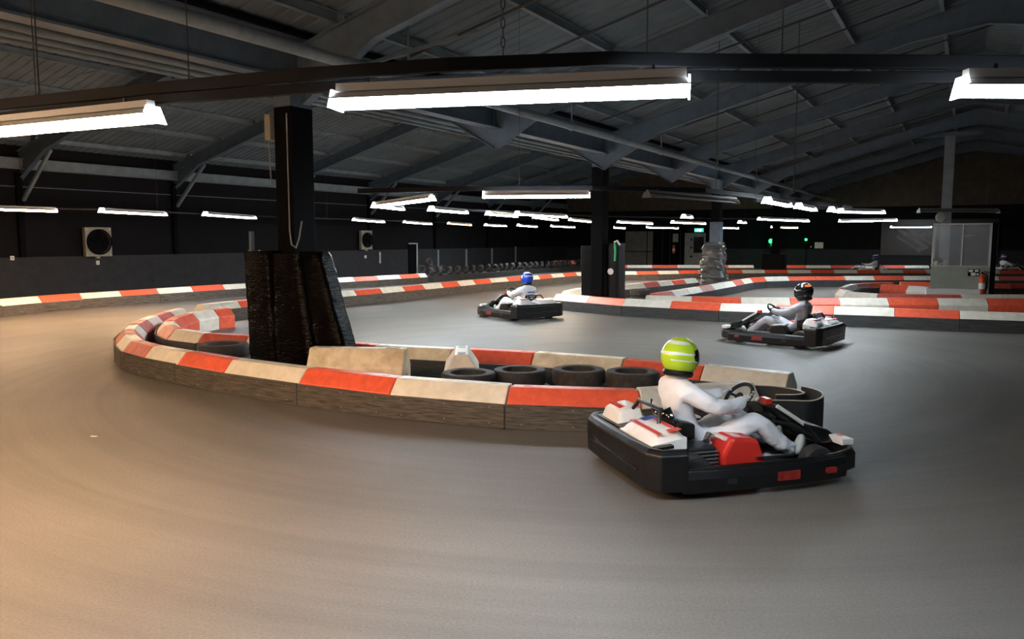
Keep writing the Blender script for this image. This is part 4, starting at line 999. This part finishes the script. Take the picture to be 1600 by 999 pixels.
# helmet meshes about the head centre, looking along +X
def helmet_parts(mshell, marks, tilt):
    def surf(th, ph, k=1.0):      # th azimuth, ph elevation
        x = .150*math.cos(ph)*math.cos(th); y = .128*math.cos(ph)*math.sin(th); z = .142*math.sin(ph)
        if x > 0 and z < .02: x *= 1 + .20*min(1, (-z + .02)/.12)      # chin bar
        return (x*k, y*k, z*k)
    v = []; f = []; nt_, np_ = 40, 22; ph0 = R(-62)
    for i in range(np_ + 1):
        ph = ph0 + (R(90) - ph0)*i/np_
        for j in range(nt_): v.append(surf(2*math.pi*j/nt_, ph))
    for i in range(np_):
        for j in range(nt_): f.append((i*nt_ + j, i*nt_ + (j+1) % nt_, (i+1)*nt_ + (j+1) % nt_, (i+1)*nt_ + j))
    o = len(v)
    for j in range(nt_): q = surf(2*math.pi*j/nt_, ph0, .80); v.append((q[0], q[1], q[2] + .02))
    for j in range(nt_): f.append((j, o + j, o + (j+1) % nt_, (j+1) % nt_))
    f.append(tuple(range(o, o + nt_)))
    shell = MB().add(v, f).mesh('helmet', mshell, True)
    def patch(t0, t1, p0, p1, k, m, name, taper=0):
        v = []; f = []; a, b = 22, 7
        for i in range(b + 1):
            for j in range(a + 1):
                u = j/a; tt = t0 + (t1 - t0)*u; e = 1 - taper*abs(2*u - 1)**3
                pm_ = (p0 + p1)/2; ph = pm_ + (p0 + (p1 - p0)*i/b - pm_)*e; v.append(surf(R(tt), R(ph), k))
        for i in range(b):
            for j in range(a): q = i*(a+1) + j; f.append((q, q+1, q+a+2, q+a+1))
        return MB().add(v, f).mesh(name, m, True)
    out = [('visor', patch(-82, 82, -14, 30, 1.015, 'visor', 'visor', .35))]
    out.append(('visor_pivot', MB().lathe([(0, .008), (.018, .006), (.02, 0)], 12, T(.03, -.128, .01) @ RX(R(90))).lathe([(0, .008), (.018, .006), (.02, 0)], 12, T(.03, .128, .01) @ RX(R(-90))).mesh('visor_pivot', 'blackgloss')))
    for (t0, t1, p0, p1, m) in marks: out.append(('helmet_stripe', patch(t0, t1, p0, p1, 1.008, m, 'helmet_stripe', .3)))
    roll = MB().tube([(.085*math.cos(a)*1.1 + .0, .082*math.sin(a), -.12) for a in [2*math.pi*k/20 for k in range(20)]], .027, 8, True).mesh('neck_roll', 'blacks', True)
    out.append(('neck_roll', roll))
    return shell, out
KP = make_kart(); DP = make_driver()
def place_driver(loc, rz, shell, parts, head_yaw, label, suit='whitesuit', glove='glovewhite', stripe=False, lean=0):
    bm = DP['body']
    if suit != 'whitesuit': bm = bm.copy(); bm.materials.clear(); bm.materials.append(M[suit])
    b = bpy.data.objects.new('person', bm); COL.objects.link(b); b.location = loc; b.scale = (1.05,)*3; b.rotation_euler = (0, 0, rz); tag(b, label, 'person')
    for gmesh in DP['glove']:
        g = gmesh
        if glove != 'glovewhite': g = gmesh.copy(); g.materials.clear(); g.materials.append(M[glove])
        inst('glove', g, b)
    for bt in DP['boot']: inst('boot', bt, b)
    mx = T(-.445, 0, 1.0) @ RZ(head_yaw) @ RY(R(8)) @ Matrix.Scale(1.16, 4)
    h = inst('helmet', shell, b, mx)
    for n, m in parts: inst(n, m, h)
    # collar
    MB().lathe([(.075, 0), (.072, .05), (.066, .05), (.066, 0)], 18, T(-.465, 0, .82)).build('collar', suit, b, True)
    if stripe:
        mb = MB(); zs = .655; rows_ = 12
        for k in range(rows_):
            y0 = -.105 + .21*k/rows_; y1 = y0 + .013
            if k in (4, 9): continue
            mb.box((-.612, y0, zs), (-.590, y1, zs + (.028 if k % 3 else .022)))
        mb.build('back_lettering', 'kblue', b)
    return b
KSC = 1.05
def heading(loc_corner, corner, ang):
    """root position so that the kart's given rear corner stands on the point"""
    h = Vector((math.cos(ang), math.sin(ang), 0)); l = Vector((-math.sin(ang), math.cos(ang), 0))
    return loc_corner - h*corner[0]*KSC - l*corner[1]*KSC
lime, limep = helmet_parts('hlime', [(95, 265, 38, 52, 'white'), (110, 300, 6, 13, 'white'), (60, 120, 40, 48, 'white'), (200, 330, -12, -8, 'white')], 0)
blue, bluep = helmet_parts('hblue', [(100, 260, 42, 60, 'white'), (150, 250, 12, 20, 'white'), (70, 110, 0, 30, 'white')], 0)
blk, blkp = helmet_parts('hblack', [(-20, 40, 52, 64, 'white'), (100, 170, 30, 48, 'orange')], 0)
vio, viop = helmet_parts('hviolet', [(20, 160, 30, 50, 'white'), (-160, -60, 0, 20, 'white')], 0)
# kart 1 (front)
a1 = R(15.5); k1 = heading(G(1016, 787), (-1.03, -.70), a1)
K1 = KP; K1.scale = (KSC,)*3; K1.location = k1; K1.rotation_euler = (0, 0, a1); tag(K1, 'nearest black go-kart with white and red engine cover, carrying the lime helmet driver', 'go-kart', 'go-karts on the track')
place_driver(k1, a1, lime, limep, R(20), 'driver in white suit and lime green helmet, steering the nearest kart')
def another(corner_px, ang, label, corner=(-1.03, .70)):
    o = copy_tree(KP); p = heading(G(*corner_px), corner, ang); o.location = p; o.rotation_euler = (0, 0, ang); o['label'] = label; return o, p
a2 = R(90 + 38); K2, k2 = another((812, 504), a2, 'black go-kart on the middle track carrying the blue helmet driver')
place_driver(k2, a2, blue, bluep, R(-20), 'driver in white suit with blue back lettering and blue helmet, seen from behind', stripe=True)
a3 = R(90 + 50); K3, k3 = another((1282, 549), a3, 'black go-kart at the right, beyond the nearest kart, carrying the black helmet driver')
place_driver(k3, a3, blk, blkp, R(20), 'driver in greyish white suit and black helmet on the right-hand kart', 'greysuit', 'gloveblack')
K4, k4 = another((1352, 432), R(160), 'distant go-kart half hidden behind the barriers left of the booth', (0, 0))
place_driver(k4, R(160), vio, viop, R(10), 'distant driver in white suit and violet helmet left of the booth')
K5, k5 = another((1580, 432), R(5), 'distant go-kart right of the booth behind the barriers', (0, 0))
place_driver(k5, R(5), vio, viop, 0, 'distant driver in white suit right of the booth')
# litter
o = MB().add([(-.03, 0, .003), (.04, -.01, .003), (.05, .012, .006), (-.02, .015, .01)], [(0, 1, 2, 3)]).build('paper_scrap', 'white', None); o.location = G(145, 683); tag(o, 'tiny white scrap of paper on the asphalt at the left', 'litter')
